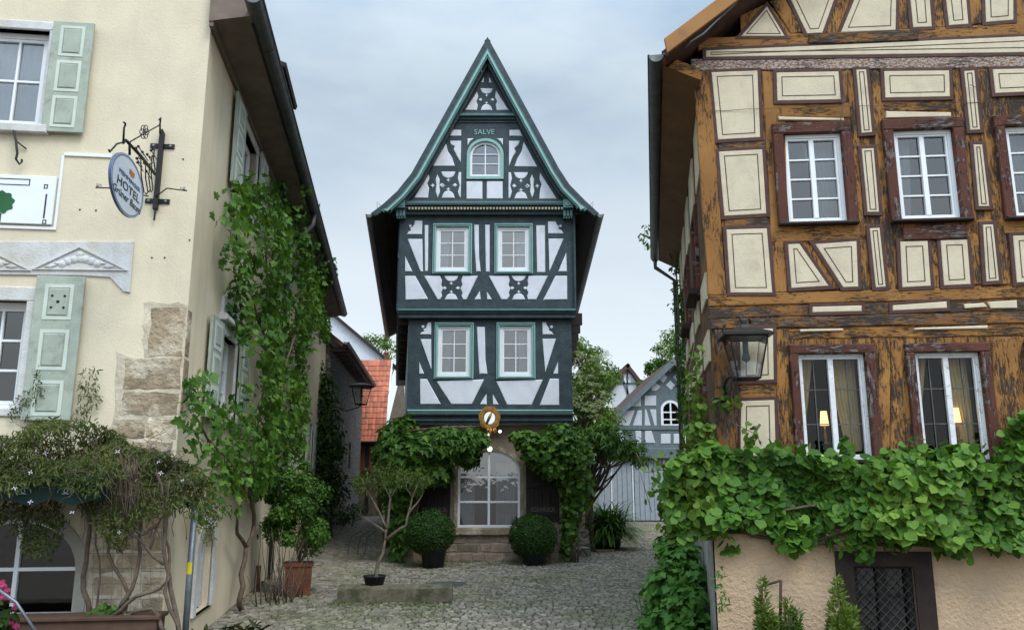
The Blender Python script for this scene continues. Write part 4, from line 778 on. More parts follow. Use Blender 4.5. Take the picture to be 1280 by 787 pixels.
# ================================================================== BLUE GREEN TIMBER HOUSE (centre)
th = empty('timber_house', (-.6, 20.8, 0), 'tall narrow gabled house with blue green timber frame and white panels', 'house')
VP = Plane((0, 19.95), 0)
def trap(g, fx0, fx1, fy, bx0, bx1, by, z0, z1, m=0):
    a = [(fx0, fy), (fx1, fy), (bx1, by), (bx0, by)]; vs = [(x, y, z) for z in (z0, z1) for x, y in a]
    g.add(vs, [(1, 2, 6, 5), (2, 3, 7, 6), (3, 0, 4, 7), (3, 2, 1, 0), (4, 5, 6, 7)], m)
W1 = [(545, 408, 588, 470), (623, 408, 665, 470)]; W2 = [(544, 284, 586, 339), (621, 284, 664, 339)]
def prect(pl, x0, y0, x1, y1): a = pl.px(x0, y1); b = pl.px(x1, y0); return (a[0], b[0], a[1], b[1])
w1 = [(C1.px(x0, 440)[0], C1.px(x1, 440)[0], C1.px(600, 470)[1], C1.px(600, 407)[1]) for x0, _, x1, _ in ((547, 0, 588, 0), (624.5, 0, 665, 0))]
w2 = [(C2.px(x0, 310)[0], C2.px(x1, 310)[0], C2.px(600, 339)[1], C2.px(600, 283.5)[1]) for x0, _, x1, _ in ((545, 0, 586, 0), (622, 0, 662, 0))]
zc1, zc2 = C1.px(600, 512)[1], C1.px(600, 398)[1]; zb = C1.px(600, 529)[1]; z2 = C2.px(600, 388)[1]; z3 = C2.px(600, 258)[1]
x1l, x1r, x2l, x2r = C1.px(509.5, 450)[0], C1.px(714.8, 450)[0], C2.px(498.3, 330)[0], C2.px(718.2, 330)[0]
# openings are the inner window, the mint casing lies round them
aw_ = arch_poly(CG.px(604.5-38, 600)[0]+.0, CG.px(604.5+46, 600)[0], CG.px(600, 658)[1], CG.px(600, 590)[1], CG.px(600, 561)[1]-CG.px(600, 590)[1])
AX0, AX1 = CG.px(572, 620)[0], CG.px(650, 620)[0]; AV0, AVS, AVT = CG.px(610, 659)[1], CG.px(610, 588)[1], CG.px(610, 562)[1]
gx0, gx1 = CG.px(513, 600)[0], CG.px(712, 600)[0]
g = Geo(); wallm(g, CG, rect(gx0, gx1, -.05, 3.5), [arch_poly(AX0, AX1, AV0, AVS, AVT-AVS)], 0, .22); trap(g, gx0, gx1, 20.8, -5.0, 2.2, 38, -.05, 3.5); g.build('ground_wall', MT['mortar'], th)
g = Geo(); wallm(g, C1, rect(x1l, x1r, zb-.02, z2), [rect(*r) for r in w1], 0, .2, grain='h'); wallm(g, C2, rect(x2l, x2r, z2-.03, z3+.25), [rect(*r) for r in w2], 0, .2, grain='h'); g.build('timber_front', MT['teal'], th)
g = Geo(); trap(g, x1l, x1r, 20.5, -5.1, 2.3, 38, zb-.02, z2); trap(g, x2l, x2r, 20.38, -5.5, 2.6, 38, z2-.03, z3+.3); g.build('side_wall', MT['wpanel'], th)
for sx, (fx, fy, bx, by) in (('l', (x2l, 20.38, -5.5, 38)), ('r', (x2r, 20.38, 2.6, 38))):
    ang = math.degrees(math.atan2(by-fy, bx-fx)); pl = Plane((fx, fy), ang) if sx == 'r' else Plane((bx, by), ang+180); LN = math.hypot(bx-fx, by-fy); g = Geo()
    for k in range(13): u = .02+k*LN/12.2; prism(g, pl, rect(u-.1, u+.1, z2, z3), -.02, .03); 
    for v in (z2, (z2+z3)/2, z3-.2): prism(g, pl, rect(0, LN, v, v+.16), -.02, .026)
    g.build('side_timber', MT['teal'], th)
# corbel stack under the jetty of the side wall
for k in range(11):
    y = 20.7+k*1.25
    for fx, bx, s in ((x1l, -5.1, -1), (x1r, 2.3, 1)):
        x = fx+(bx-fx)*(y-20.5)/17.5; g = Geo(); boxw(g, (x+s*.12, y, z2-.32), .34, .16, .3); g.build('joist_end', MT['dimwood'], th)
# roof
RO = VP.poly([(465, 266), (479, 256), (497, 239.5), (515, 217), (609.4, 48), (698, 211), (711, 231), (730, 250.5), (747, 266)])
def rb(p): return Vector((-1.6+(p[0]+.69)*1.5, 38.6, p[1]))
rin = inset(ccw(RO), .16) if area(RO) > 0 else None
RC = RO[::-1]; n9 = len(RC)      # ccw, right eave first
for k in range(n9-1):
    pass
g = Geo()
for k in range(n9-1): quadp(g, [VP.P(*RC[k]), rb(RC[k]), rb(RC[k+1]), VP.P(*RC[k+1])], th=.10)
g.build('roof', MT['roofdark'], th)
def band(d0, d1, w0, w1, mat, name):
    a, b = inset(RC, d0), inset(RC, d1); g = Geo()
    for k in range(n9-1):
        q = [a[k], a[k+1], b[k+1], b[k]]
        if k == 0: q[3] = (b[0][0]-.0, a[0][1]-d1*.9); q = [a[0], a[1], b[1], (a[0][0]-d1*.9+d0*.5, a[0][1]-.06)]
        if k == n9-2: q = [a[k], a[k+1], (a[k+1][0]+d1*.9-d0*.5, a[k+1][1]-.06), b[k]]
        prism(g, VP, q, w0, w1)
    return g.build(name, MT[mat], th)
band(-.02, .13, -.12, .0, 'teal', 'bargeboard'); band(.13, .165, -.12, .02, 'mintd', 'bargeboard_moulding'); band(.165, .215, -.12, .035, 'mint', 'bargeboard_moulding'); band(.215, .26, -.12, .01, 'mintd', 'bargeboard_moulding'); band(.26, .32, -.28, -.16, 'teal', 'verge_rafter')
for sg in (0, 1):
    for t in np.linspace(.06, .93, 10):
        g = Geo(); a, b = VP.px(*((489, 250) if sg == 0 else (727, 251))), VP.px(609.4, 74); lathe(g, VP.P(a[0]+(b[0]-a[0])*t, a[1]+(b[1]-a[1])*t, -.15), [(.022, 0), (.022, .02), (.012, .03), (0, .03)], 8, axis=VP.n); g.build('peg', MT['wpanel'], th)
AWn = C3.poly([(586.5, 0)]); gu0, gu1 = C3.px(587, 205)[0], C3.px(626, 205)[0]; gv0, gvs, gvt = C3.px(606, 221)[1], C3.px(606, 194)[1], C3.px(606, 177)[1]
gp = C3.poly([(478, 268), (738, 268), (700, 232), (609.4, 60), (513, 232)]); g = Geo(); wallm(g, C3, gp, [arch_poly(gu0, gu1, gv0, gvs, gvt-gvs)], 0, .2, grain='h'); g.build('timber_gable', MT['teal'], th)
def ptrans(pts, ox, oy, s): return [(ox+x/s, oy+y/s) for x, y in pts]
def mirr(pts, cx): return [(2*cx-x, y) for x, y in pts]
def panels(pl, lists, ox, oy, s, mat='wpanel'):
    for q in lists:
        g = Geo(); p = ccw(pl.poly(ptrans(q, ox, oy, s))); prism(g, pl, p, -.01, .018, min(.014, .15*math.sqrt(abs(area(p))))); g.build('infill_panel', MT[mat], th)
def arcp(cx, cy, rx, ry, a0, a1, n=7): return [(cx+rx*math.cos(R_(a0+(a1-a0)*i/n)), cy+ry*math.sin(R_(a0+(a1-a0)*i/n))) for i in range(n+1)]
def dia(x, y, r=9): return [(x-r, y), (x-r*.3, y-r*.35), (x, y-r), (x+r*.3, y-r*.35), (x+r, y), (x+r*.3, y+r*.35), (x, y+r), (x-r*.3, y+r*.35)]
def cross(cx, cy, w, h):        # openings of a curved St Andrew's cross: cups above and below, drops at the sides
    t = [(cx-w, cy-h), (cx+w, cy-h)]+arcp(cx, cy-h+4, w*.92, h*.42, 10, 170, 8); b = [(cx+w*.95, cy+h), (cx-w*.95, cy+h)]+arcp(cx, cy+h-3, w*.85, h*.5, 190, 350, 8)
    d = [[(cx+s*w*1.28, cy+2), (cx+s*w*.95, cy-h*.13), (cx+s*w*.62, cy+2), (cx+s*w*.95, cy+h*.17)] for s in (-1, 1)]
    return [t, b]+d+[dia(cx, cy-h*.36, h*.16), dia(cx, cy+h*.34, h*.16)]
A = (460, 40, 3.28)
panels(C3, [[(475, 185), (475, 208), (463, 208)], [(496, 185), (509, 208), (496, 208)], [(447, 246), (452, 268), (444, 285), (450, 300), (446, 322), (398, 321)], [(525, 241), (577, 321), (528, 322), (524, 300), (529, 285), (521, 268)]]+cross(486, 277, 26, 45)
 +[[(346, 402), (382, 402), (382, 427), (334, 427)], [(580, 402), (621, 402), (633, 427), (580, 427)], [(320, 458), (328, 490), (345, 516), (356, 550), (262, 550)], [(336, 447), (382, 447), (380, 535), (362, 505), (350, 480), (356, 470), (340, 462)], [(578, 447), (622, 447), (617, 462), (600, 478), (606, 492), (592, 515), (578, 551)], [(638, 450), (694, 553), (600, 552), (612, 520), (630, 490)],
   [(408, 437), (437, 437), (418, 449), (408, 466)], [(527, 437), (553, 437), (553, 466), (543, 449)], [(404, 612), (469, 612), (469, 685), (404, 685)], [(487, 612), (552, 612), (552, 684), (487, 684)],
   [(247, 580), (252, 600), (243, 622), (250, 640), (246, 681), (190, 680)], [(706, 578), (774, 684), (702, 685), (706, 645), (712, 625), (703, 605)], [(284, 584), (294, 605), (292, 628), (295, 655), (286, 680), (277, 655), (280, 628), (277, 605)], [(672, 584), (681, 605), (678, 628), (682, 655), (673, 680), (664, 655), (667, 628), (664, 605)],
   [(372, 575), (382, 575), (380, 680), (373, 672), (368, 655), (376, 630), (368, 600)], [(576, 576), (586, 576), (590, 600), (583, 630), (590, 655), (583, 680), (576, 682)]]+cross(329, 627, 29, 54)+cross(627, 630, 29, 54)+[dia(265, 630, 10), dia(307, 630, 10), dia(652, 632, 10), dia(694, 632, 10)], *A)
B = (480, 250, 4.923)
panels(C2, [[(190, 127), (236, 127), (234, 212), (142, 212), (150, 195), (166, 188), (160, 172), (176, 166), (186, 150)], [(145, 240), (236, 240), (240, 440), (225, 440)], [(130, 345), (175, 440), (130, 440)], [(250, 155), (273, 155), (270, 437), (252, 437)], [(555, 153), (583, 153), (585, 350), (595, 440), (568, 440), (558, 300)], [(622, 153), (650, 153), (650, 442), (627, 442)], [(936, 156), (990, 156), (992, 445), (942, 445)], [(1008, 132), (1055, 132), (1063, 150), (1078, 165), (1072, 178), (1092, 185), (1105, 207), (1010, 207)], [(1012, 238), (1105, 238), (1018, 438)], [(1122, 320), (1125, 440), (1072, 440)],
 [(130, 467), (193, 467), (272, 610), (133, 614)], [(247, 467), (345, 467), (357, 495), (352, 520), (364, 545), (352, 570), (359, 590), (345, 612), (330, 612)], [(485, 467), (578, 467), (507, 612), (488, 612), (476, 590), (483, 570), (470, 545), (482, 520), (475, 495)], [(556, 612), (590, 558), (595, 612)], [(632, 562), (665, 612), (635, 612)], [(645, 467), (766, 467), (774, 495), (766, 520), (778, 545), (768, 570), (773, 590), (757, 612), (722, 612)], [(890, 467), (1008, 467), (937, 612), (886, 612), (880, 590), (888, 570), (876, 545), (888, 520), (883, 495)], [(1055, 467), (1127, 467), (1127, 612), (980, 614)]]+cross(414, 540, 43, 73)+cross(829, 540, 43, 73), *B)
CC = (480, 380, 4.919)
panels(C1, [[(272, 112), (290, 112), (290, 187), (220, 187), (232, 172), (246, 168), (242, 155), (258, 148), (262, 130)], [(224, 215), (290, 215), (292, 403)], [(217, 355), (247, 428), (217, 428)], [(571, 140), (620, 140), (624, 340), (636, 428), (586, 428)], [(974, 112), (995, 112), (1003, 132), (1016, 150), (1012, 160), (1030, 170), (1043, 187), (975, 187)], [(974, 213), (1057, 213), (992, 418)], [(1070, 352), (1070, 428), (1040, 428)], [(221, 460), (264, 460), (349, 614), (223, 614)], [(322, 474), (616, 462), (540, 614), (414, 614)], [(590, 614), (630, 550), (632, 617)], [(668, 552), (705, 617), (670, 617)], [(690, 474), (976, 464), (907, 618), (757, 618)], [(1020, 458), (1075, 458), (1077, 620), (958, 620)], arcp(240, 139, 9, 9, 0, 330, 9), arcp(1030, 140, 9, 9, 0, 330, 9)], *CC)
panels(C2, [arcp(162, 160, 8, 8, 0, 330, 9), arcp(1086, 160, 8, 8, 0, 330, 9)], *B)
# windows
for pl, ws in ((C1, w1), (C2, w2)):
    for r in ws:
        o = window(th, pl, r, 2, 3, .075, .026, -.02, 'wpaint', 'pane_sky', (.085, .085, .075, .085), 'mint', .05)
        g = Geo(); u0, u1, v0, v1 = r; q = rect(u0-.055, u1+.055, v0-.05, v1+.055); ringp(g, pl, q, inset(q, .018), .04, .062); g.build('casing_bead', MT['mintd'], o)
arched_window(th, C3, (gu0, gu1, gv0), gvs, gvt-gvs, .07, .024, -.02, 2, [C3.px(600, 192.5)[1], C3.px(600, 204.5)[1]], 'wpaint', 'pane_sky', .075, 'mint', .05)
arched_window(th, CG, (AX0, AX1, AV0), AVS, AVT-AVS, .06, .05, -.04, 2, [CG.px(600, 596)[1], CG.px(600, 627)[1]], 'wpaint', 'pane_sky', 0)
g = Geo()
for pl, r in [(C1, q) for q in w1]+[(C2, q) for q in w2]+[(C3, (gu0, gu1, gv0, gvt)), (CG, (AX0, AX1, AV0, AVT))]: roombox(g, pl, r, 1.4, -.24, .1)
g.build('interior', MT['dimroom'], th)
text(C3, 'SALVE', C3.px(605.5, 165.5)[0], C3.px(605.5, 165.5)[1], .008, .21, 'mint', 'lettering', th, ext=.008, xs=.98)
# mouldings (px rows on the front)
def mould(pl, x0, x1, rows):
    for y0, y1, w, mat in rows:
        g = Geo(); a = pl.px(x0, (y0+y1)/2)[0]; b = pl.px(x1, (y0+y1)/2)[0]; pbox(g, pl, a, b, pl.px(600, y1)[1], pl.px(600, y0)[1], -.05, w, .012); g.build('moulding', MT[mat], th)
mould(C3, 563, 652, [(142, 144, .10, 'teal'), (144.2, 147.4, .14, 'mintd'), (147.6, 151, .07, 'teal'), (151.2, 154, .03, 'teal')])
mould(C3, 497, 722, [(250, 253, .05, 'teal'), (253.2, 256, .13, 'mintd'), (256.2, 259, .17, 'teal'), (259.2, 261.5, .10, 'mintd')])
mould(C2, 497, 719, [(266.4, 270, .04, 'teal')]); mould(C2, 498, 719, [(386.5, 389.3, .10, 'mintd'), (389.5, 392.5, .05, 'teal'), (392.8, 397.5, .02, 'teal')])
mould(C1, 509.5, 716, [(512, 514, .09, 'mint'), (514.1, 516, .06, 'mint'), (516.2, 519, .10, 'teal'), (519.2, 523, .02, 'teal'), (523.2, 526.5, .05, 'teal'), (526.8, 529.5, -.02, 'teal')])
g = Geo(); a, b = C2.px(511, 263.5), C2.px(704, 264.5); n = 48
for k in range(n): u = a[0]+(b[0]-a[0])*(k+.5)/n; pbox(g, C2, u-.024, u+.024, a[1]-.032, a[1]+.028, .06, .24, .006)
g.build('dentil_course', MT['cream'], th); g = Geo(); pbox(g, C2, a[0]-.05, b[0]+.05, a[1]-.04, a[1]+.045, -.05, .16); g.build('moulding', MT['teal'], th)
for x in (502.5, 709):
    g = Geo(); (a, c), (b, d) = C2.px(x-6, 265), C2.px(x+6, 254.5); prism(g, C2, rect(a, b, c, d), 0, .36, .012); prism(g, C2, inset(rect(a, b, c, d), .045), .35, .375, .01); o = g.build('corbel', MT['mintd'], th); g = Geo()
    for k in range(3): u = a+(b-a)*(k+.5)/3; pbox(g, C2, u-.034, u+.034, c-.2, c-.002, 0, .26-.0*k, .012)
    g.build('fluting', MT['mintd'], o); g = Geo()
    for k in range(4): u = a+(b-a)*(k+.5)/4; lathe(g, C2.P(u, c-.22, .2), [(0, -.03), (.022, -.01), (.022, .02), (0, .03)], 8)
    g.build('bead', MT['mint'], o)
for fx, bx in ((RC[-1], 1), (RC[0], -1)):
    g = Geo(); p0 = VP.P(*fx); p1 = rb(fx); s = Vector((-.07*bx, 0, -.04)); gutter(g, [p0+s, p1+s], .085); g.build('gutter', MT['gutter'], th, True)
    g = Geo(); tube(g, [p0+Vector((.12*bx, .1, .12)), p0+Vector((.10*bx, .1, .34)), p0+Vector((.26*bx, .12, .16))], .008, 5); g.build('snow_guard', MT['iron'], th)
# ground floor stonework, sill and shutters
g = Geo(); po = arch_poly(AX0-.09, AX1+.09, AV0-.02, AVS, AVT-AVS+.11); ringp(g, CG, po, arch_poly(AX0, AX1, AV0, AVS, AVT-AVS), -.2, .035); g.build('stone_arch', MT['sand'], th)
a = CG.px(556, 668); b = CG.px(657, 659.5); g = Geo(); pbox(g, CG, a[0], b[0], a[1], b[1], -.2, .12, .02); g.build('stone_sill', MT['sand'], th)
g = Geo(); v = -.02
for v0, v1 in ((-.02, .2), (.205, .42), (.425, CG.px(600, 668)[1]-.005)):
    u = gx0
    while u < gx1-.05:
        w = random.uniform(.25, .75); e = min(u+w, gx1); q = [(x+random.uniform(-.02, .02), y+random.uniform(-.02, .02)) for x, y in ((u+.012, v0+.01), ((u+e)/2, v0), (e-.012, v0+.01), (e-.012, v1-.01), ((u+e)/2, v1), (u+.012, v1-.01))]; prism(g, CG, q, -.02, random.uniform(.008, .03), .02, r=random.random()); u = e
g.build('foundation_stones', MT['redstone'], th, rnd=True)
g = Geo()
for x in (513, 700):
    for k in range(9): a = CG.px(x, 0)[0]; w = random.uniform(.22, .4); q = rect(gx0, gx0+w, .72+k*.3, 1.01+k*.3) if x < 600 else rect(gx1-w, gx1, .72+k*.3, 1.01+k*.3); prism(g, CG, q, -.02, .025, .015, r=random.random())
g.build('corner_stones', MT['sand'], th, rnd=True)
for x0, x1 in ((523, 564), (657.5, 698)):
    a, b = CG.px(x0, 651), CG.px(x1, 568); g = Geo(); nb = 4; 
    for k in range(nb): u = a[0]+(b[0]-a[0])*k/nb; pbox(g, CG, u+.003, u+(b[0]-a[0])/nb-.003, a[1], b[1], .04, .075, .006)
    o = g.build('shutter', MT['dimwood'], th); g = Geo()
    for y in (580, 606, 640): v = CG.px(x0, y)[1]; pbox(g, CG, a[0]+.02, b[0]-.02, v-.07, v+.07, .074, .098, .008)
    g.build('cross_board', MT['dimwood'], o); v = CG.px(x0, 636.5)[1]; g = Geo(); pbox(g, CG, a[0]+.09, b[0]-.06, v-.085, v+.085, .097, .108, .004); sbo = g.build('name_board', MT['darkwood'], o)
    text(CG, 'SCHMUCK', (a[0]+b[0])/2+.01, v, .109, .155, 'barkpale', 'lettering', sbo, xs=.85); g = Geo()
    for y in (607, 618): lathe(g, CG.P(*CG.px((x0+x1)/2, y), .075), [(.025, 0), (.02, .03), (0, .035)], 8, axis=CG.n)
    g.build('knob', MT['iron'], o)
# curtains behind the panes
for i, (pl, (u0, u1, v0, v1)) in enumerate([(C2, w2[0]), (C2, w2[1]), (C1, w1[0]), (C1, w1[1])]):
    nm = ('upper blue green house window toward the vine', 'upper blue green house window toward the elder', 'lower blue green house window toward the vine', 'lower blue green house window toward the elder')[i]
    c = curtain(pl, *((u0+.02, u0+.36) if i in (0, 2) else (u1-.36, u1-.02)), *((u0+.02, u0+.3) if i in (0, 2) else (u1-.34, u1-.02)), v0+.02, v1-.02, -.25, 'drape', 'white gauze curtain in the '+nm, 'gauze curtains of the blue green house', 4)
curtain(CG, AX0+.03, AX0+.42, AX0+.03, AX0+.42, AV0+.02, AVS+.15, -.30, 'drape', 'sheer curtain in the arched shop window, half toward the potted tree', 'curtains of the arched shop window', 7)
curtain(CG, AX1-.62, AX1-.1, AX1-.62, AX1-.1, AV0+.02, AVS+.2, -.30, 'drape', 'sheer curtain in the arched shop window, half toward the grey rock', 'curtains of the arched shop window', 8)

# gilded guild sign over the door
gs = empty('gilded_sign', C1.P(*C1.px(612, 524), .1), 'gilded wreath sign with a round mirror and hanging glass balls', 'sign')
GP = C1.shifted(.45); gu, gv_ = GP.px(612, 522); g = Geo()
def ell2(r, k=0, n=36): return [(gu+r*(1+k*math.sin(7*t))*math.cos(t), gv_+r*1.12*(1+k*math.sin(7*t))*math.sin(t)) for t in [2*math.pi*i/n for i in range(n)]]
ringp(g, GP, ell2(.265, .05), ell2(.14), -.05, .03); ringp(g, GP, ell2(.225), ell2(.165), .0, .055); g.build('wreath', MT['gold'], gs)
g = Geo(); prism(g, GP, ell2(.145), -.02, .01); g.build('mirror', MT['mirror'], gs)
g = Geo(); ringp(g, GP, ell2(.158), ell2(.135), -.02, .02); g.build('mirror_rim', MT['mint'], gs)
g = Geo(); tube(g, [GP.P(gu-.07, gv_-.14, .05), GP.P(gu-.01, gv_, .06), GP.P(gu+.06, gv_+.15, .05)], [.03, .035, .02], 8)
for dx, dz in ((-.05, -.33), (.05, -.36), (.12, -.36), (.02, -.42), (.15, -.30)): tube(g, [GP.P(gu+dx*.6, gv_-.24, .02), GP.P(gu+dx, gv_+dz, .04), GP.P(gu+dx*1.1, gv_+dz-.06, .03)], [.03, .035, .012], 7)
tube(g, [GP.P(gu, gv_+.1, -.05), C1.P(gu, gv_+.1, 0)], .03, 7); g.build('ornament', MT['gold'], gs, True)
for x, y, r in ((612.3, 561, .062), (625, 539, .04), (611, 543, .03)):
    g = Geo(); u, v = GP.px(x, y); lathe(g, GP.P(u, v, .03), [(r*math.sin(math.pi*i/10), -r*math.cos(math.pi*i/10)) for i in range(11)], 14); o = g.build('glass_ball', MT['bulb'], gs, True); g = Geo(); tube(g, [GP.P(u, v+r, .03), GP.P(u, gv_-.22, .03)], .006, 5); g.build('cord', MT['iron'], o)

# ================================================================== PEELING OCHRE HOUSE (near right)
rh = empty('half_timbered_house', RF.P(0, 0), 'old half timbered house with peeling ochre timbers and cream panels', 'house')
UWs = [(.99, 1.70, 5.15, 6.32), (2.33, 3.04, 5.15, 6.32), (3.66, 4.37, 5.15, 6.32)]; LWs = [(.99, 1.76, 2.28, 3.52), (2.33, 3.07, 2.28, 3.52), (3.68, 4.45, 2.28, 3.52)]
g = Geo(); wallm(g, RF, [(-.0, 1.3), (13, 1.3), (13, 7.2), (6.5, 12.3), (-.0, 7.35)], [rect(*r) for r in UWs+LWs], 0, .2, grain='v'); g.build('timber_front', MT['ochre_peel'], rh)
BWi = (LF and RF.px(1066, 707, .15)[0], RF.px(1141, 707, .15)[0], .45, RF.px(1100, 707, .15)[1])
PF = RF.shifted(.15); g = Geo(); zp = 1.47; wallm(g, PF, rect(-.12, 13, -.05, zp), [rect(BWi[0], BWi[1], .25, BWi[3])], 0, .25); quadp(g, [PF.P(-.12, zp), PF.P(13, zp), RF.P(13, zp+.02), RF.P(-.12, zp+.02)]); g.build('plinth', MT['peach'], rh)
g = Geo(); SPL = RS.shifted(.12); quadp(g, [SPL.P(-9, -.05), SPL.P(.13, -.05), SPL.P(.13, zp), SPL.P(-9, zp)]); quadp(g, [SPL.P(-9, zp), SPL.P(.13, zp), RS.P(.1, zp+.02), RS.P(-9, zp+.02)]); g.build('plinth_side', MT['concrete'], rh)
SW_ = [(-2.6, -1.8, 4.75, 5.9), (-5.4, -4.6, 4.75, 5.9), (-2.4, -1.6, 2.3, 3.4)]
g = Geo(); wallm(g, RS, rect(-9.2, 0, 1.3, 7.6), [rect(*r) for r in SW_], 0, .2, grain='v'); g.build('side_wall', MT['ochre_bare'], rh)
g = Geo(); back = RS.P(-9.2, 0); fr = RF.P(13, 0); bb = back+RF.e*13
for a, b in ((back, bb), (bb, fr)): quadp(g, [a, b, b+Vector((0, 0, 12 if a is back else 7.2)), a+Vector((0, 0, 7.4))] if a is not back else [a, b, b+Vector((0, 0, 7.2)), back+RF.e*6.5+Vector((0, 0, 12.3)), a+Vector((0, 0, 7.4))])
g.build('rear_wall', MT['dimroom'], rh)
for k in range(5):
    for v0, v1 in ((4.3, 4.65), (6.05, 6.9), (2.0, 2.2), (3.5, 3.9)): 
        g = Geo(); u = -.35-k*1.75; prism(g, RS, rect(u-1.0, u, v0, v1), .0, .03, .01); g.build('infill_panel', MT['cpanel'], rh)
for i, r in enumerate(SW_): window(rh, RS, r, 2, 3, .05, .025, -.06, 'wworn', 'pane', (.12, .12, .1, .12), 'oxblood', .05, (.14, .08, .18), 'darkwood')
# frame timbers laid over the ochre: (corner pixels on the front, grain, proud, paint)
def beam(q, gr, w, mat):
    p = [RF.px(*a) for a in q]; p = ccw(p); r = []
    n = len(p)
    for i in range(n):                       # slightly uneven hewn edges
        a, b = Vector(p[i]), Vector(p[(i+1) % n]); k = max(1, int((b-a).length/.35))
        for j in range(k): c = a.lerp(b, j/k); r.append((c.x+random.uniform(-.008, .008), c.y+random.uniform(-.008, .008)))
    g = Geo(); prism(g, RF, r, -.02, w, .01, grain=gr); g.build('timber_beam', MT[mat], rh)
H = lambda x0, x1, y0a, y0b, y1a, y1b: [(x0, y0a), (x1, y0b), (x1, y1b), (x0, y1a)]
beam(H(864, 1300, 75, 68, 89, 85), 'h', .022, 'flaked'); beam(H(872, 1300, 49, 30, 64, 46), 'h', .026, 'ochre'); beam([(1010, 44), (1148, 41), (1146, 53), (1010, 57)], 'h', .05, 'ochre_bare')
beam(H(954, 1110, 130, 128, 146, 148), 'h', .010, 'ochre'); beam(H(1095, 1240, 126, 124, 140, 138), 'h', .012, 'ochre_peel'); beam(H(957, 1082, 283, 281, 303, 301), 'h', .016, 'ochre'); beam(H(1212, 1300, 275, 274, 293, 291), 'h', .014, 'ochre')
beam(H(886, 1300, 369, 357, 383, 372), 'h', .022, 'ochre'); beam(H(886, 1300, 384, 373, 398, 388), 'h', .012, 'ochre_bare'); beam(H(888, 1300, 399, 389, 411, 404), 'h', .026, 'ochre_bare'); beam(H(930, 1300, 413, 405, 425, 419), 'h', .012, 'ochre_peel')
beam(H(905, 960, 272, 271, 286, 285), 'h', .02, 'ochre_bare'); beam(H(898, 956, 177, 175, 190, 187), 'h', .02, 'ochre_bare')
beam([(866, 89), (887, 89), (907, 369), (885, 369)], 'v', .03, 'ochre'); beam([(952, 90), (967, 90), (980, 150), (985, 283), (984, 366), (968, 366)], 'v', .014, 'ochre'); beam([(1058, 90), (1068, 90), (1086, 366), (1076, 366), (1074, 300)], 'v', .016, 'ochre_peel'); beam([(1088, 90), (1102, 90), (1120, 366), (1106, 366)], 'v', .016, 'ochre_peel')
beam([(1190, 90), (1202, 90), (1230, 356), (1214, 356)], 'v', .014, 'ochre_peel'); beam([(1221, 88), (1237, 88), (1262, 356), (1248, 356)], 'v', .016, 'ochre_peel'); beam([(1001, 306), (1017, 306), (1051, 362), (1036, 362)], 'v', .018, 'ochre'); beam([(1161, 303), (1172, 303), (1176, 360), (1164, 360)], 'v', .016, 'ochre_peel')
beam([(893, 412), (921, 412), (926, 580), (896, 580)], 'v', .03, 'ochre_bare'); beam([(969, 412), (986, 412), (986, 560), (971, 560)], 'v', .016, 'ochre_peel'); beam([(1098, 425), (1112, 425), (1112, 580), (1098, 580)], 'v', .016, 'ochre_peel'); beam([(1113, 425), (1127, 425), (1128, 580), (1113, 580)], 'v', .02, 'ochre_peel'); beam([(1240, 425), (1272, 420), (1275, 580), (1242, 580)], 'v', .016, 'ochre_peel')
beam([(1127, 284), (1208, 282), (1208, 299), (1128, 301)], 'h', .05, 'oxblood'); beam(H(924, 968, 478, 477, 498, 497), 'h', .02, 'ochre_peel')
beam([(925, 20), (960, 4), (990, 44), (984, 48), (960, 8), (926, 50)], 'v', .01, 'ochre'); beam([(1044, 0), (1064, 0), (1046, 42), (1030, 42)], 'v', .02, 'ochre_peel'); beam([(1122, 0), (1134, 0), (1138, 37), (1121, 38)], 'v', .02, 'ochre_peel'); beam([(1164, 0), (1178, 0), (1183, 34), (1166, 36)], 'v', .02, 'ochre_peel'); beam([(1209, 0), (1227, 0), (1229, 30), (1212, 32)], 'v', .02, 'ochre_peel'); beam([(962, 3), (982, 0), (1004, 42), (988, 44)], 'v', .024, 'ochre_peel')
g = Geo(); tube(g, wob(RF.P(*RF.px(1057, 90), .06), RF.P(*RF.px(1046, 164), .11), 3, .008), .007, 5); tube(g, wob(RF.P(*RF.px(885, 141), .05), RF.P(*RF.px(1090, 134), .05), 9, .012)+wob(RF.P(*RF.px(1095, 134), .05), RF.P(*RF.px(1300, 128), .05), 8, .012), .0035, 4); tube(g, wob(RF.P(*RF.px(1210, 108), .05), RF.P(*RF.px(1262, 146), .06), 4, .03), .004, 4); g.build('dry_tendril', MT['vinewood'], rh, True)
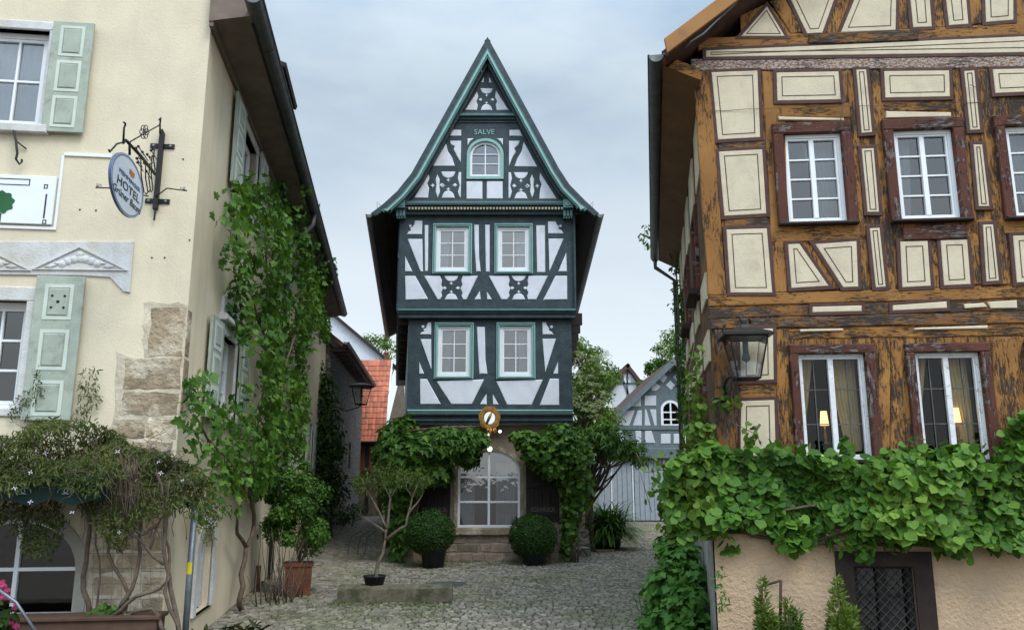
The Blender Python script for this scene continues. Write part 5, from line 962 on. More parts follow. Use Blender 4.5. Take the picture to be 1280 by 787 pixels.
RP = [[(889, 92), (946, 90), (949.5, 173), (897, 176)], [(898, 191), (952, 188), (957, 268), (905, 271)], [(970, 92.5), (1047, 91), (1050, 126), (971, 127.5)], [(926, 47), (958, 10), (980, 47)], [(975, -25), (1051, -25), (1027, 43), (1008, 44)], [(1078, -25), (1119.5, -25), (1118.2, 39.6), (1050.2, 42.3)], [(1134, -25), (1159, -25), (1163.4, 35.3), (1140.3, 36.3)], [(1178, -25), (1204, -25), (1209, 32), (1185, 33.7)], [(1229, -25), (1265, -25), (1265, 27), (1231, 29.7)],
 [(881.8, 65), (1300, 46.5), (1300, 67), (882, 73)], [(1069.3, 89), (1081.5, 88.5), (1089, 166.7), (1076, 167.7)], [(1104, 90.8), (1184.9, 89.8), (1185.9, 122.2), (1105.6, 123.8)], [(1203.7, 90.8), (1216.2, 89.8), (1223.5, 163.4), (1211.3, 164)], [(1239.4, 88.5), (1300, 87), (1302, 115.5), (1242.7, 118.2)], [(1076, 187.5), (1090.8, 186.5), (1097.6, 266), (1083.4, 266)], [(1215.3, 182.2), (1226.1, 182.2), (1235, 259), (1222, 259)],
 [(907.5, 288), (957.8, 286.4), (964.4, 366.4), (912.5, 366.4)], [(984.2, 306.2), (998.4, 305.6), (1034.7, 358), (988.5, 360.8)], [(1018, 306), (1069.4, 302.3), (1071.7, 359), (1053, 359.8)], [(1086, 286.4), (1098.3, 285.8), (1105.9, 359), (1093.7, 359.8)], [(1124, 303), (1158, 302), (1162, 358), (1126.7, 359.8)], [(1174.3, 301.3), (1207.3, 300.3), (1211.6, 355.8), (1178.6, 357.5)], [(1227, 282), (1239.7, 281.5), (1247, 351.5), (1231.4, 352.5)], [(1264.5, 295.7), (1300, 294.5), (1302, 352), (1269.4, 354)],
 [(924, 412), (965.4, 411), (966.3, 474.7), (925.7, 476.4)], [(925.7, 501.5), (967, 500), (969, 570), (925, 570)]]
PLAIN = [[(972, 147), (1054, 149), (1054, 152), (973, 151)], [(1106.6, 140.3), (1187.5, 142), (1187.5, 147), (1106.6, 148.6)], [(1015, 384), (1076, 382.3), (1076, 389.5), (1015, 391)], [(1114.8, 382.2), (1181.9, 377.3), (1182.5, 385.5), (1114.8, 388.8)], [(1203.4, 380.6), (1228, 379), (1233, 384), (1205, 386)], [(1233, 378), (1269.4, 375.6), (1270, 385.5), (1237, 386)], [(998.4, 412), (1053, 411), (1053, 413.6), (1000, 415)], [(1142, 410.3), (1233, 407), (1233, 411), (1142, 412.6)]]
for k in range(3):                 # the frame goes on beyond the third window
    u = 4.62+k*.95; RP_UV = [rect(u+.1, u+.72, 6.55, 6.9), rect(u, u+.75, 4.4, 5.0), rect(u+.06, u+.24, 5.3, 6.3), rect(u+.42, u+.72, 5.3, 6.3)]
    for p in RP_UV:
        g = Geo(); prism(g, RF, inset(p, -.045), -.01, .030, .006, 1); prism(g, RF, p, .0, .036, .006, 0); g.build('infill_panel', [MT['cpanel'], MT['border']], rh)
for q in RP:
    p = ccw(RF.poly(q)); g = Geo(); prism(g, RF, inset(p, -.045), -.01, .030, .006, 1); thin = abs(area(p)) < .12; d = .028 if thin else .058
    prism(g, RF, p, .0, .036, .006, 0)
    if not thin or 1: a = inset(p, d); b = inset(p, d+.011); ringp(g, RF, a, b, .034, .0385, 1)
    g.build('infill_panel', [MT['cpanel'], MT['border']], rh)
for i, q in enumerate(PLAIN):
    p = ccw(RF.poly(q)); g = Geo()
    if 2 <= i < 4: prism(g, RF, inset(p, -.04), -.01, .028, .006, 1)
    prism(g, RF, p, .0, .034, .008, 0); g.build('infill_panel', [MT['cpanel'], MT['border']], rh)
for i, r in enumerate(UWs): window(rh, RF, r, 4 if 0 else 2, 4, .045, .022, .0, 'wpaint', 'pane', (.125, .125, .03, .14), 'oxblood', .075, (.12, .035, .11), 'darkwood', mull=.06)
for i, r in enumerate(LWs):
    o = window(rh, RF, r, 2, 1, .036, .022, -.02, 'wworn', 'pane_dark', (.10, .11, .03, .11), 'oxblood', .06, (.1, .05, .1), 'darkwood', mull=.062); g = Geo(); u0, u1, v0, v1 = r
    for k in (.25, .75): u = u0+(u1-u0)*k; pbox(g, RF, u-.006, u+.006, v0+.07, v1-.07, -.062, -.052)
    for k in (.33, .66): v = v0+(v1-v0)*k; pbox(g, RF, u0+.07, u1-.07, v-.006, v+.006, -.0625, -.0525)
    g.build('lead_bar', MT['gutter'], o)
g = Geo()
for r in UWs+LWs: roombox(g, RF, r, 1.8, -.24, .3)
for r in SW_: roombox(g, RS, r, .8, -.24, .1)
roombox(g, PF, (BWi[0], BWi[1], .25, BWi[3]), .8, -.26, .02); g.build('interior', MT['dark'], rh)
# roof, verge, eaves
GL0, GL1 = RS.P(.40, 7.36, .48), RS.P(-9.4, 7.36, .48); tn = math.tan(R_(37))
def rpt(u, w): return RF.P(u, 7.36+(u+.5)*tn, w)
g = Geo(); rd0, rd1 = rpt(6.5, .42), RS.P(-9.4, 0)+RF.e*7+Vector((0, 0, 7.36+7*tn)); quadp(g, [GL1, GL0, rd0, rd1], th=.09); quadp(g, [RF.P(13.6, 7.36, .42), RS.P(-9.4, 7.36)+RF.e*13.8, rd1, rd0], th=.09); g.build('roof', MT['redtile_old'], rh)
dn = Vector((0, 0, -.11)); g = Geo(); quadp(g, [GL0+dn, GL1+dn, rd1+dn, rd0+dn]); g.build('soffit', MT['ochre_clean'], rh)
g = Geo(); quadp(g, [RS.P(.3, 6.98, .01), RS.P(.3, 7.22, .47), RS.P(-9.3, 7.22, .47), RS.P(-9.3, 6.98, .01)]); g.build('eaves_board', MT['ochre_clean'], rh)
VG = RF.shifted(.43); g = Geo(); a0, b0 = (-.45, 7.30), (6.4, 7.30+6.85*tn); prism(g, VG, [a0, b0, (b0[0], b0[1]+.22), (a0[0]-.03, a0[1]+.2)], -.05, .0, .006, grain='h'); g.build('bargeboard', MT['ochre_board'], rh)
g = Geo(); prism(g, RF, [(-.44, 7.24), (-.02, 7.0), (.02, 7.2), (-.3, 7.36)], .02, .14, grain='h'); g.build('verge_bracket', MT['ochre'], rh)
g = Geo(); gutter(g, [RS.P(.44, 7.30, .55), RS.P(-9.4, 7.30, .55)], .095); g.build('gutter', MT['gutter'], rh, True)
g = Geo(); a, b = RS.P(-9.2, 7.22, .55), RS.P(-9.3, 6.7, .1); tube(g, [a, a+Vector((0, 0, -.2)), b, b+Vector((0, 0, -6))], .05, 8); g.build('downpipe', MT['gutter'], rh, True)
g = Geo(); tube(g, [RF.P(*RF.px(x, y, w), w) for x, y, w in ((857, 60, .3), (864, 52, .36), (880, 42, .38), (895, 27, .38), (905, 18, .36), (925, 0, .36))], .012, 6); g.build('cable', MT['barnwood'], rh, True)
# basement window with lattice
u0, u1, v0, v1 = BWi[0], BWi[1], .25, BWi[3]; bw = None; g = Geo(); ringp(g, PF, rect(u0-.19, u1+.2, .0, v1+.16), rect(u0, u1, v0, v1), -.12, .03); bw = g.build('basement_window', MT['darkwood'], rh)
g = Geo(); ringp(g, PF, rect(u0, u1, v0, v1), rect(u0+.06, u1-.06, v0, v1-.03), -.14, -.05); c = (u0+u1)/2; pbox(g, PF, c-.05, c+.05, v0, v1-.03, -.14, -.06); pbox(g, PF, u0+.06, u1-.06, v1-.35, v1-.32, -.13, -.09); g.build('inner_frame', MT['dimwood'], bw)
g = Geo(); quadp(g, [PF.P(*q, -.12) for q in rect(u0, u1, v0, v1)]); g.build('pane', MT['pane'], bw); g = Geo(); h = v1-v0; s = .105; k = -h
while k < u1-u0:
    for sg in (1, -1):
        a = max(0, k); b = min(u1-u0, k+h)
        if b > a+.02: q = [(a, a-k), (b, b-k)]; q = q if sg == 1 else [(u1-u0-x, y) for x, y in q]; tube(g, [PF.P(u0+x, v0+y, -.03) for x, y in q], .004, 4)
    k += s
g.build('lattice', MT['gutter'], bw)
# curtains and lamps inside
for i, r in enumerate(LWs[:2]):
    u0, u1, v0, v1 = r; nm = ('with the grey bare lintel', 'with the dark red lintel')[i]; um_ = (u0+u1)/2
    curtain(RF, u0+.02, u0+.25, u0+.03, u0+.06, v0+.1, v1-.03, -.28, 'drape_y', 'narrow gathered gold curtain in the ground floor window '+nm, 'old gold curtains in the ochre house', 4)
    curtain(RF, um_+.03, u1-.03, u1-.2, u1-.02, v0+.1, v1-.03, -.28, 'drape_y', 'wide swept gold curtain in the ground floor window '+nm, 'old gold curtains in the ochre house', 6)
    lx, ly = ((1030, 523), (1195, 519))[i]; u, v = RF.px(lx, ly, -.19); tl = empty('table_lamp', RF.P(u, v-.35, -.19), 'lit table lamp with warm shade in the ground floor window '+nm, 'lamp', 'lit lamps in the ochre house windows')
    g = Geo(); lathe(g, RF.P(u, v-.08, -.19), [(.052, 0), (.036, .17)], 18); g.build('lamp_shade', MT['shade'], tl, True)
    g = Geo(); lathe(g, RF.P(u, v-.3, -.19), [(.05, 0), (.05, .015), (.014, .03), (.022, .1), (.012, .16), (.01, .22)], 14); g.build('lamp_base', MT['gold'], tl, True)
for i, r in enumerate(UWs):
    u0, u1, v0, v1 = r; nm = ('nearest the roof gutter', 'in the middle', 'at the picture edge')[i]
    curtain(RF, *((u0+.3, u1-.02) if i == 0 else (u0+.03, u0+.3) if i == 1 else (u0+.02, u0+.4)), *((u1-.22, u1-.02) if i == 0 else (u0+.03, u0+.22) if i == 1 else (u0+.3, u0+.5)), v0+.03, v1-.02, -.22, 'drape', 'white net curtain in the ochre house upper window '+nm, 'net curtains in the ochre house', 6)

# ================================================================== LANTERNS
def lantern(label, c, s, rz, arm, sides=4):
    """c = centre of the roof's underside, s = height of the glass; arm = points of the bracket from the wall"""
    t = empty('wall_lantern', Vector(c)-Vector((0, 0, s)), label, 'street lamp'); n = sides; c = Vector(c)
    def ring(r, z): return [c+Vector((r*math.cos(rz+2*math.pi*(k+.5)/n), r*math.sin(rz+2*math.pi*(k+.5)/n), z)) for k in range(n)]
    top, bot = ring(.62*s, -.02*s), ring(.36*s, -s); g = Geo()
    for k in range(n):
        j = (k+1) % n; tube(g, [top[k], bot[k]], .022*s, 5); tube(g, [top[k], top[j]], .025*s, 5); tube(g, [bot[k], bot[j]], .03*s, 5)
    g.add(bot, [tuple(range(n))[::-1]]); g.build('frame', MT['iron'], t)
    g = Geo(); a, b = ring(.60*s, -.03*s), ring(.345*s, -.97*s); g.add(a+b, [(k, n+k, n+(k+1) % n, (k+1) % n) for k in range(n)]); g.build('glass', MT['lampglass'], t)
    g = Geo(); r0, r1, r2, r3, r4 = ring(.80*s, -.02*s), ring(.80*s, .03*s), ring(.30*s, .20*s), ring(.14*s, .22*s), ring(.10*s, .30*s); rs = [r0, r1, r2, r3, r4]; vs = sum(rs, [])
    g.add(vs, [(i*n+k, i*n+(k+1) % n, (i+1)*n+(k+1) % n, (i+1)*n+k) for i in range(4) for k in range(n)]+[tuple(range(n))[::-1], tuple(4*n+k for k in range(n))]); g.build('lamp_roof', MT['iron'], t)
    g = Geo(); tube(g, [c+Vector((0, 0, -.05*s)), c+Vector((0, 0, -.42*s))], .07*s, 8); lathe(g, c+Vector((0, 0, -.62*s)), [(0, 0), (.09*s, .06*s), (.10*s, .14*s), (.06*s, .22*s)], 10); g.build('bulb_holder', MT['barnwood'], t, True)
    g = Geo(); tube(g, arm, .035*s, 7); g.build('bracket', MT['iron'], t, True); return t
P = lambda x, y, w: RF.P(*RF.px(x, y, w), w)
lc = P(931, 421, .40); hl = (421-475); zz = lc.z-P(931, 473, .40).z
lt = lantern('black four sided lantern on an iron bracket at the corner of the peeling ochre house', lc, zz, R_(-5), [P(903, 497, .02), P(908, 492, .1), P(905, 484, .2), P(908, 474, .3), P(914, 470, .36), P(925, 475, .4)])
g = Geo()
for q in ([(931, 412, .4), (931, 402, .4), (936, 397, .38), (938, 404, .36)], [(931, 412, .4), (928, 404, .42), (925, 399, .42), (927, 396, .42)], [(903, 497, .02), (907, 505, .08), (911, 500, .1), (910, 494, .12)], [(903, 470, .03), (903, 505, .03)], [(907, 431, .30), (905, 412, .12), (906, 406, .03)]): tube(g, [P(*a) for a in q], .014, 6)
g.build('scrollwork', MT['iron'], lt, True)
g = Geo(); a = P(898, 492, .03); boxw(g, a+Vector((0, -.02, -.05)), .1, .05, .1, R_(-5)); tag(g.build('junction_box', MT['ochre_clean']), 'small square ochre box on the corner post below the black lantern', 'box')
lc2 = atY(452, 483, 28); wl = Vector((-6.75, 27.6, lc2.z-.25)); lantern('dark six sided lantern reaching out over the narrow lane', lc2, .62, .2, [wl, wl+Vector((.1, 0, -.25)), lc2+Vector((-.5, 0, -.85)), lc2+Vector((-.08, 0, -.72)), lc2+Vector((0, 0, -.62))], 6)

# ================================================================== VINE AND PLANTS AT THE OCHRE HOUSE
vv = empty('leafy_vine', PF.P(3, 1.45, .1), 'broad leaved green vine lying along the plinth of the ochre house', 'climbing plant'); Lv = Leaves()
reg = [(838, 600), (846, 570), (870, 561), (905, 553), (935, 561), (975, 568), (1010, 569), (1045, 575), (1060, 561), (1100, 569), (1150, 573), (1205, 569), (1230, 579), (1262, 562), (1262, 535), (1272, 515), (1430, 540), (1430, 683), (1260, 683), (1235, 675), (1190, 669), (1140, 675), (1110, 675), (1080, 669), (1060, 655), (1020, 661), (1010, 677), (985, 669), (955, 673), (925, 653), (895, 657), (870, 668), (850, 660), (830, 640)]
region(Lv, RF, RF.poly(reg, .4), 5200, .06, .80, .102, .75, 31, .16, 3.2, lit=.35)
region(Lv, RF, RF.poly([(1000, 565), (1230, 560), (1240, 575), (1000, 577)], .3), 60, .2, .4, .15, .5, 33, .05)
for k in range(40):
    x = random.uniform(900, 1290); y = random.uniform(648, 690); blob(Lv, PF.P(*PF.px(x, y, .2), .2), (.14, .10, .11), 13, .11, .1, .5)
for k in range(34):
    x = random.uniform(870, 1290); blob(Lv, RF.P(*RF.px(x, random.uniform(555, 572), .4), .4), (.12, .10, .10), 8, .105, .1, .6)
Lv.build('foliage', 'heart', MT['leaf_vine'], vv, .5, .8); g = Geo(); P4 = lambda x, y, w=.22: RF.P(*RF.px(x, y, w), w)
for q, r in (([(888, 668), (920, 664), (960, 672), (1005, 680), (1060, 676), (1110, 680), (1165, 682), (1230, 676), (1300, 680)], .022), ([(890, 660), (950, 640), (1030, 630), (1120, 640), (1220, 625), (1300, 630)], .016), ([(1020, 676), (1075, 660), (1140, 655)], .014), ([(900, 650), (915, 600), (935, 560), (950, 530)], .016), ([(1060, 640), (1100, 600), (1160, 590)], .012)):
    a = [P4(*p) for p in q]; b = []
    for i in range(len(a)-1): b += wob(a[i], a[i+1], 4, .02)[:-1]
    tube(g, b+[a[-1]], r, 6)
g.build('stem', MT['vinewood'], vv, True)
yv = empty('trailing_vine', RS.P(-1.2, 1.4, .3), 'paler green vine spilling round the corner of the ochre house into the lane', 'climbing plant'); Lv = Leaves()
cb = P(868, 605, .35)
for (x, y, w, r, n, s) in ((868, 590, .2, (.30, .35, .34), 190, .14), (852, 612, .15, (.26, .3, .36), 170, .14), (880, 640, .25, (.26, .3, .3), 170, .15), (845, 645, .1, (.2, .25, .28), 110, .13), (872, 545, .1, (.22, .2, .28), 90, .12), (868, 510, .05, (.14, .18, .22), 36, .12), (868, 480, .0, (.10, .2, .2), 26, .11), (872, 445, .0, (.08, .2, .16), 14, .1), (835, 580, .1, (.22, .25, .25), 26, .10), (822, 600, .1, (.25, .25, .3), 22, .09), (905, 505, .2, (.2, .1, .16), 24, .11), (938, 545, .25, (.12, .1, .18), 22, .11)):
    c = P(x, y, w); blob(Lv, c, r, int(n*1.5), s*.66, .2, .3, -.12)
Lv.build('foliage', 'heart', MT['leaf_yellow'], yv, .6, .6); g = Geo()
for q in ([(885, 670, .2), (876, 640, .2), (868, 590, .2), (862, 540, .1), (860, 470, .05), (868, 430, .02)], [(868, 600, .2), (840, 585, .15), (806, 590, .1), (795, 565, .1)], [(868, 560, .2), (900, 520, .2), (940, 540, .2)], [(850, 610, .2), (815, 640, .2), (800, 590, .2)]):
    tube(g, wob(P(*q[0]), P(*q[1]), 3, .02)+[P(*a) for a in q[2:]], .0045, 5)
for (x, y) in ((796, 566), (806, 591), (800, 620), (812, 570), (816, 640), (790, 600), (826, 556)): blob(Lv, P(x, y, .15), .05, 3, .08)
g.build('stem', MT['vinewood'], yv, True)
# ivy high on the far side wall and gutter
iv = empty('wall_climber', RS.P(-7.5, 2, .2), 'dark climber hanging from the gutter and far side wall of the ochre house', 'climbing plant'); Lv = Leaves()
for (x, y, Y, r, n) in ((843, 330, 17.5, .26, 90), (846, 360, 17.3, .26, 90), (848, 385, 17, .24, 90), (850, 410, 17, .26, 100), (852, 435, 17, .3, 120), (850, 460, 16.8, .3, 120), (853, 490, 16, .3, 120), (855, 520, 15.5, .3, 120), (836, 308, 18, .2, 40), (822, 303, 18.2, .22, 36), (806, 300, 18.3, .2, 26), (797, 296, 18.3, .14, 16), (803, 284, 18.3, .12, 10), (846, 310, 17.8, .2, 60)): blob(Lv, atY(x+6, y, Y), (r*.8, r*1.6, r*1.1), n, .13, .2, .4)
Lv.build('foliage', 'oval', MT['leaf_mid'], iv, .6, .6); g = Geo(); tube(g, wob(RS.P(-7.6, 0, .2), atY(849, 400, 17), 8, .06)+wob(atY(846, 350, 17.3), atY(836, 306, 18), 3, .05)+[atY(800, 292, 18.3)], .02, 6); g.build('stem', MT['vinewood'], iv, True)
# leafy herb at the lane side of the plinth
hb = gnd(846, 790); he = empty('mallow_clump', hb, 'lush clump of bright green broad leaved mallow against the grey plinth side', 'plant'); Lv = Leaves()
for (x, y, Y, r, n) in ((845, 770, 11.0, .34, 230), (838, 730, 11.2, .32, 210), (850, 700, 11.5, .28, 170), (828, 750, 11.4, .26, 130), (862, 750, 10.7, .24, 120), (866, 720, 11, .2, 90), (845, 690, 12.2, .28, 130), (840, 680, 13.2, .28, 110), (870, 790, 10.6, .25, 110), (815, 780, 11.4, .2, 90), (852, 672, 14.5, .3, 100)): blob(Lv, atY(x, y, Y), (r, r*1.1, r), int(n*1.2), .13, .25, .9)
Lv.build('foliage', 'grape', MT['leaf_herb'], he, .5, .8); g = Geo()
for k in range(26): a = Vector((hb.x+random.uniform(-.35, .3), hb.y+random.uniform(-.2, 1.6), 0)); tube(g, wob(a, a+Vector((random.uniform(-.2, .2), random.uniform(-.2, .2), random.uniform(.3, .6))), 4, .03), .007, 5)
g.build('stem', MT['leaf_herb'], he, True)
# small conifers and rusty rail before the plinth
def conifer(label, x, top, bot, w, tone, n=2600, wp=.5, r=.2):
    a, b = PF.px(x, top, wp), PF.px(x, bot, wp); base = PF.P(a[0], 0, wp); t = empty('thuja', base, label, 'shrub', 'thujas before the ochre plinth'); Lv = Leaves(); H_ = a[1]; m = n; z = rng.random(m)**.8*H_
    K = 9; pa = rng.uniform(0, 6.28, K); pr = w*.62*np.sqrt(rng.random(K)); ph = H_*rng.uniform(.55, .95, K); ph[0] = H_; pr[0] = 0; k = rng.integers(0, K, m); z = rng.random(m)**.85*ph[k]; t_ = z/ph[k]
    pw_ = w*.52*np.clip(np.sin(np.clip(t_*.9+.1, 0, 1)*math.pi)**.7*(1-.45*t_)+.04, .05, 1); ang = rng.uniform(0, 6.283, m); D = np.stack([np.cos(ang), np.sin(ang), np.zeros(m)], 1); rr = pw_*np.sqrt(rng.uniform(.05, 1, m))
    Pn = np.array(base)+D*rr[:, None]; Pn[:, 0] += np.cos(pa[k])*pr[k]*(.5+.5*t_); Pn[:, 1] += np.sin(pa[k])*pr[k]*(.5+.5*t_); Pn[:, 2] += z; Lv.add(Pn, np.cross(D, rng.normal(0, 1, (m, 3))), D*.9+[0, 0, 1.], rng.uniform(.035, .085, m), .42+tone+.3*t_+rng.normal(0, .2, m)); Lv.build('foliage', 'lance', MT['leaf_thuja'], t, .4, .35)
    g = Geo(); tube(g, [base, base+Vector((0, 0, H_*.8))], [.03, .01], 6); g.build('trunk', MT['bark'], t, True); return t
conifer('slim upright thuja in front of the rusty rail by the ochre plinth', 953, 722, 800, .17, -.1)
conifer('low dull brownish thuja just beside the rusty rail by the ochre plinth', 985, 748, 800, .18, -.35, 1800)
conifer('bright bushy thuja in front of the lattice basement window', 1046, 722, 800, .26, .15, 3400)
g = Geo(); Pq = lambda x, y, w: PF.P(*PF.px(x, y, w), w)
tube(g, [Pq(975, 800, .35), Pq(976, 725, .35)], .016, 6); tube(g, [Pq(952, 732, .35), Pq(976, 725, .35)], .014, 6); tube(g, [Pq(952, 800, .35), Pq(952, 730, .35)], .014, 6); tag(g.build('rusty_rail', MT['rust'], None, True), 'short rusty metal rail among the small thujas', 'rail')
wd = Leaves(); wb = Pq(905, 800, .2); 
for k in range(4): blob(wd, wb+Vector((random.uniform(-.05, .05), 0, .35+.12*k)), .06, 14, .08, .3, .3)
tag(wd.build('weed', 'lance', MT['leaf_herb'], None), 'small green weed sprig at the corner of the peach plinth', 'plant')

# ================================================================== LANE: stone beam, small tree, box balls, rock
s0, s1 = gnd(421, 753), gnd(565, 752); sbm = empty('stone_beam', (s0+s1)/2, 'long mossy stone beam lying on the cobbles', 'stone block'); g = Geo(); SPn = Plane((s0.x, s0.y), math.degrees(math.atan2(s1.y-s0.y, s1.x-s0.x))); LN = (s1-s0).length
hh = .255; nx = 26; vs = []; f = []
prof = [(0, 0), (0, hh*.85), (.03, hh), (.25, hh+.01), (.42, hh-.01), (.46, hh*.8), (.46, 0)]
for i in range(nx+1):
    for w, z in prof: vs.append(SPn.P(LN*i/nx, max(0, z+random.uniform(-.01, .01)*(z > 0)), -w+random.uniform(-.012, .012)))
k = len(prof); f = [(i*k+j, (i+1)*k+j, (i+1)*k+j+1, i*k+j+1) for i in range(nx) for j in range(k-1)]+[tuple(range(k)), tuple(nx*k+j for j in range(k))[::-1]]
g.add(vs, f); g.build('stone', MT['stonebeam'], sbm); 
pt = gnd(468, 729, hh+.01); pt.y = s0.y+.24; pt.x = (468-640)/1000*(pt.y*.9806+(.27-2.1)*.196); pot = empty('potted_tree', (pt.x, pt.y, hh+.008), 'small airy tree with crooked pale stem in a shallow black pot on the stone beam', 'potted tree')
g = Geo(); lathe(g, (pt.x, pt.y, hh+.008), [(.155, 0), (.185, .13), (.20, .135), (.20, .155), (.175, .155), (.17, .12), (0, .115)], 22); g.build('pot', MT['blackpot'], pot, True)
TW = lambda x, y, dy=0.: atY(x, y, pt.y+dy); g = Geo(); tips = []
for q, r in (([(470, 727, 0), (472, 705, .02), (479, 690, .03), (482, 672, .05), (484, 658, .05)], .04), ([(483, 665, .05), (470, 656, .1), (458, 648, .1), (447, 642, .15)], .022), ([(484, 660, .05), (474, 640, 0), (466, 625, -.05), (458, 612, -.1), (452, 598, -.1)], .028), ([(484, 660, .05), (486, 640, .1), (488, 622, .15), (480, 606, .2), (475, 590, .2)], .026), ([(482, 674, .05), (495, 664, -.05), (508, 656, -.1), (511, 640, -.1), (515, 622, -.1), (522, 606, -.15)], .030), ([(512, 640, -.1), (520, 630, 0), (528, 618, .05), (530, 604, .05)], .018), ([(466, 625, -.05), (472, 612, -.1), (468, 598, -.15)], .015), ([(452, 645, .12), (450, 632, .1), (455, 618, .1)], .010), ([(515, 622, -.1), (508, 610, -.2), (505, 595, -.2)], .014), ([(488, 622, .15), (496, 608, .2), (498, 592, .2)], .014)):
    a = [TW(*p) for p in q]; b = []
    for i in range(len(a)-1): b += wob(a[i], a[i+1], 2, .012)[:-1]
    tube(g, b+[a[-1]], [r*(1-.6*i/len(b)) for i in range(len(b)+1)], 7); tips.append(a[-1]); tips.append(a[-2])
g.build('trunk', MT['barkpale'], pot, True); Lv = Leaves()
for x, y, r, n in ((460, 600, .26, 420), (452, 612, .2, 260), (476, 590, .26, 420), (470, 608, .2, 220), (498, 592, .22, 300), (520, 596, .24, 360), (530, 602, .2, 260), (508, 600, .18, 200), (520, 612, .16, 150), (448, 600, .18, 180), (486, 600, .2, 200)): blob(Lv, TW(x, y, random.uniform(-.2, .2)), (r*1.0, r*1.15, r*.72), int(n*.6), .07, .1, .4, 0, .1)
Lv.build('foliage', 'lance', MT['leaf_olive'], pot, .7, .7)
def boxball(x, ybase, xc, yc, label):
    b = gnd(x, ybase); c = atY(xc, yc, b.y+.15); r = .56; t = empty('box_ball', (b.x, b.y+.1, 0), label, 'potted plant', 'round clipped box bushes before the shop window')
    g = Geo(); lathe(g, (b.x, b.y+.1, 0), [(.24, 0), (.30, .40), (.325, .41), (.325, .46), (.29, .46), (.28, .40), (0, .38)], 24); g.build('pot', MT['potblue'], t, True)
    Lv = Leaves(); m = 7500; d = unit(rng.normal(0, 1, (m, 3))); k = 1+.05*clump(d, 4, int(x))+.02*clump(d, 11, int(x)+1); rr = r*k*(1-.16*rng.random(m)**1.6); Pn = np.array(c)+d*rr[:, None]*[1.04, 1.0, .93]; Lv.add(Pn, d+[0, 0, .3], d+[0, 0, .4], rng.uniform(.035, .06, m)); Lv.build('foliage', 'oval', MT['leaf_box'], t, .6, .7)
    g = Geo(); vs = []; n = 16
    lathe(g, (c.x, c.y, c.z), [(r*.80*math.sin(math.pi*i/10), -r*.76*math.cos(math.pi*i/10)) for i in range(11)], 16); lathe(g, (c.x, c.y, .38), [(.05, 0), (.05, c.z-.6)], 8); g.build('twiggy_core', MT['leaf_dark'], t, True)
boxball(541, 709, 538, 666, 'round clipped box bush in a dark pot, the one nearer the potted tree')
boxball(668, 706, 666, 670, 'round clipped box bush in a dark pot, the one beside the grey rock')
rk = gnd(712, 699); g = Geo(); q = np.random.default_rng(5); vs = []
prof = [(0, 0.40), (.13, .33), (.22, .18), (.25, .06), (.24, 0)]; n = 9
for r, z in prof: vs += [(rk.x+(r*math.cos(k*.698)+.02*(z > .2))*(1+.2*q.normal()), rk.y+.2+r*.8*math.sin(k*.698), z*(1+.15*q.normal())) for k in range(n)]
g.add(vs, [(i*n+k, (i+1)*n+k, (i+1)*n+(k+1) % n, i*n+(k+1) % n) for i in range(4) for k in range(n)]); tag(g.build('rock', MT['fieldstone']), 'pointed grey rock standing by the corner of the blue green house', 'rock')
g = Geo(); b = gnd(513, 699)
boxw(g, (b.x, 20.5, 0), .28, .3, .42, .1, top=.92); tag(g.build('corner_stone', MT['stonebeam']), 'short worn guard stone behind the box bush nearer the potted tree', 'stone')
# climbers beside the door
cA = empty('door_climber', (-2.75, 20.5, 0), 'dark glossy climber on the lane corner of the blue green house', 'climbing plant'); Lv = Leaves()
for (x, y, dy, r, n) in ((500, 565, -.5, (.65, .6, .5), 620), (530, 560, -.6, (.6, .5, .45), 560), (560, 556, -.6, (.55, .5, .42), 520), (585, 552, -.6, (.4, .45, .36), 380), (598, 548, -.6, (.26, .4, .24), 160), (520, 590, -.5, (.65, .5, .42), 520), (548, 588, -.5, (.4, .45, .36), 300), (500, 600, -.45, (.6, .5, .45), 420), (492, 545, -.3, (.4, .5, .42), 280), (505, 532, -.3, (.3, .4, .3), 140), (485, 570, -.2, (.4, .6, .4), 260), (548, 545, -.6, (.3, .4, .25), 160), (585, 570, -.55, (.26, .3, .22), 120), (500, 625, -.2, (.4, .4, .5), 240), (505, 655, -.15, (.32, .35, .5), 200), (500, 685, -.1, (.26, .3, .35), 110)): blob(Lv, atY(x, y, 20.6+dy), r, n, .19, .25, .6)
Lv.build('foliage', 'palm', MT['leaf_fig'], cA, .5, .5); g = Geo()
for k in range(5): tube(g, wob((-2.75+k*.06, 20.45, 0), (-2.6+k*.1, 20.3, 3.0), 6, .06)+wob((-2.5+k*.3, 20.2, 3.2), (-1.6+k*.2, 20.2, 3.3), 3, .05), .03, 6)
g.build('stem', MT['bark'], cA, True)
cB = empty('ivy_bush', (1.55, 20.5, 0), 'bright ivy bush arching over the dark shutter of the blue green house', 'climbing plant'); Lv = Leaves()
for (x, y, dy, r, n) in ((680, 565, -.5, (.6, .5, .42), 620), (700, 555, -.5, (.6, .55, .42), 640), (718, 570, -.4, (.5, .55, .5), 520), (690, 583, -.5, (.48, .45, .3), 340), (660, 550, -.5, (.42, .4, .25), 240), (645, 545, -.5, (.22, .3, .14), 80), (712, 600, -.2, (.35, .4, .5), 260), (715, 630, -.1, (.28, .35, .5), 220), (712, 660, 0, (.24, .3, .5), 260), (709, 685, 0, (.16, .2, .3), 120), (700, 540, -.4, (.4, .45, .25), 200), (725, 610, .3, (.4, .5, .6), 240)): blob(Lv, atY(x, y, 20.6+dy), r, n, .13, .25, .6, .1)
Lv.build('foliage', 'heart', MT['leaf_mid'], cB, .55, .6); g = Geo()
for k in range(5): tube(g, wob((1.42+k*.05, 20.5, 0), (1.42+k*.04, 20.4, 2.4), 6, .05), [.022]*7, 6)
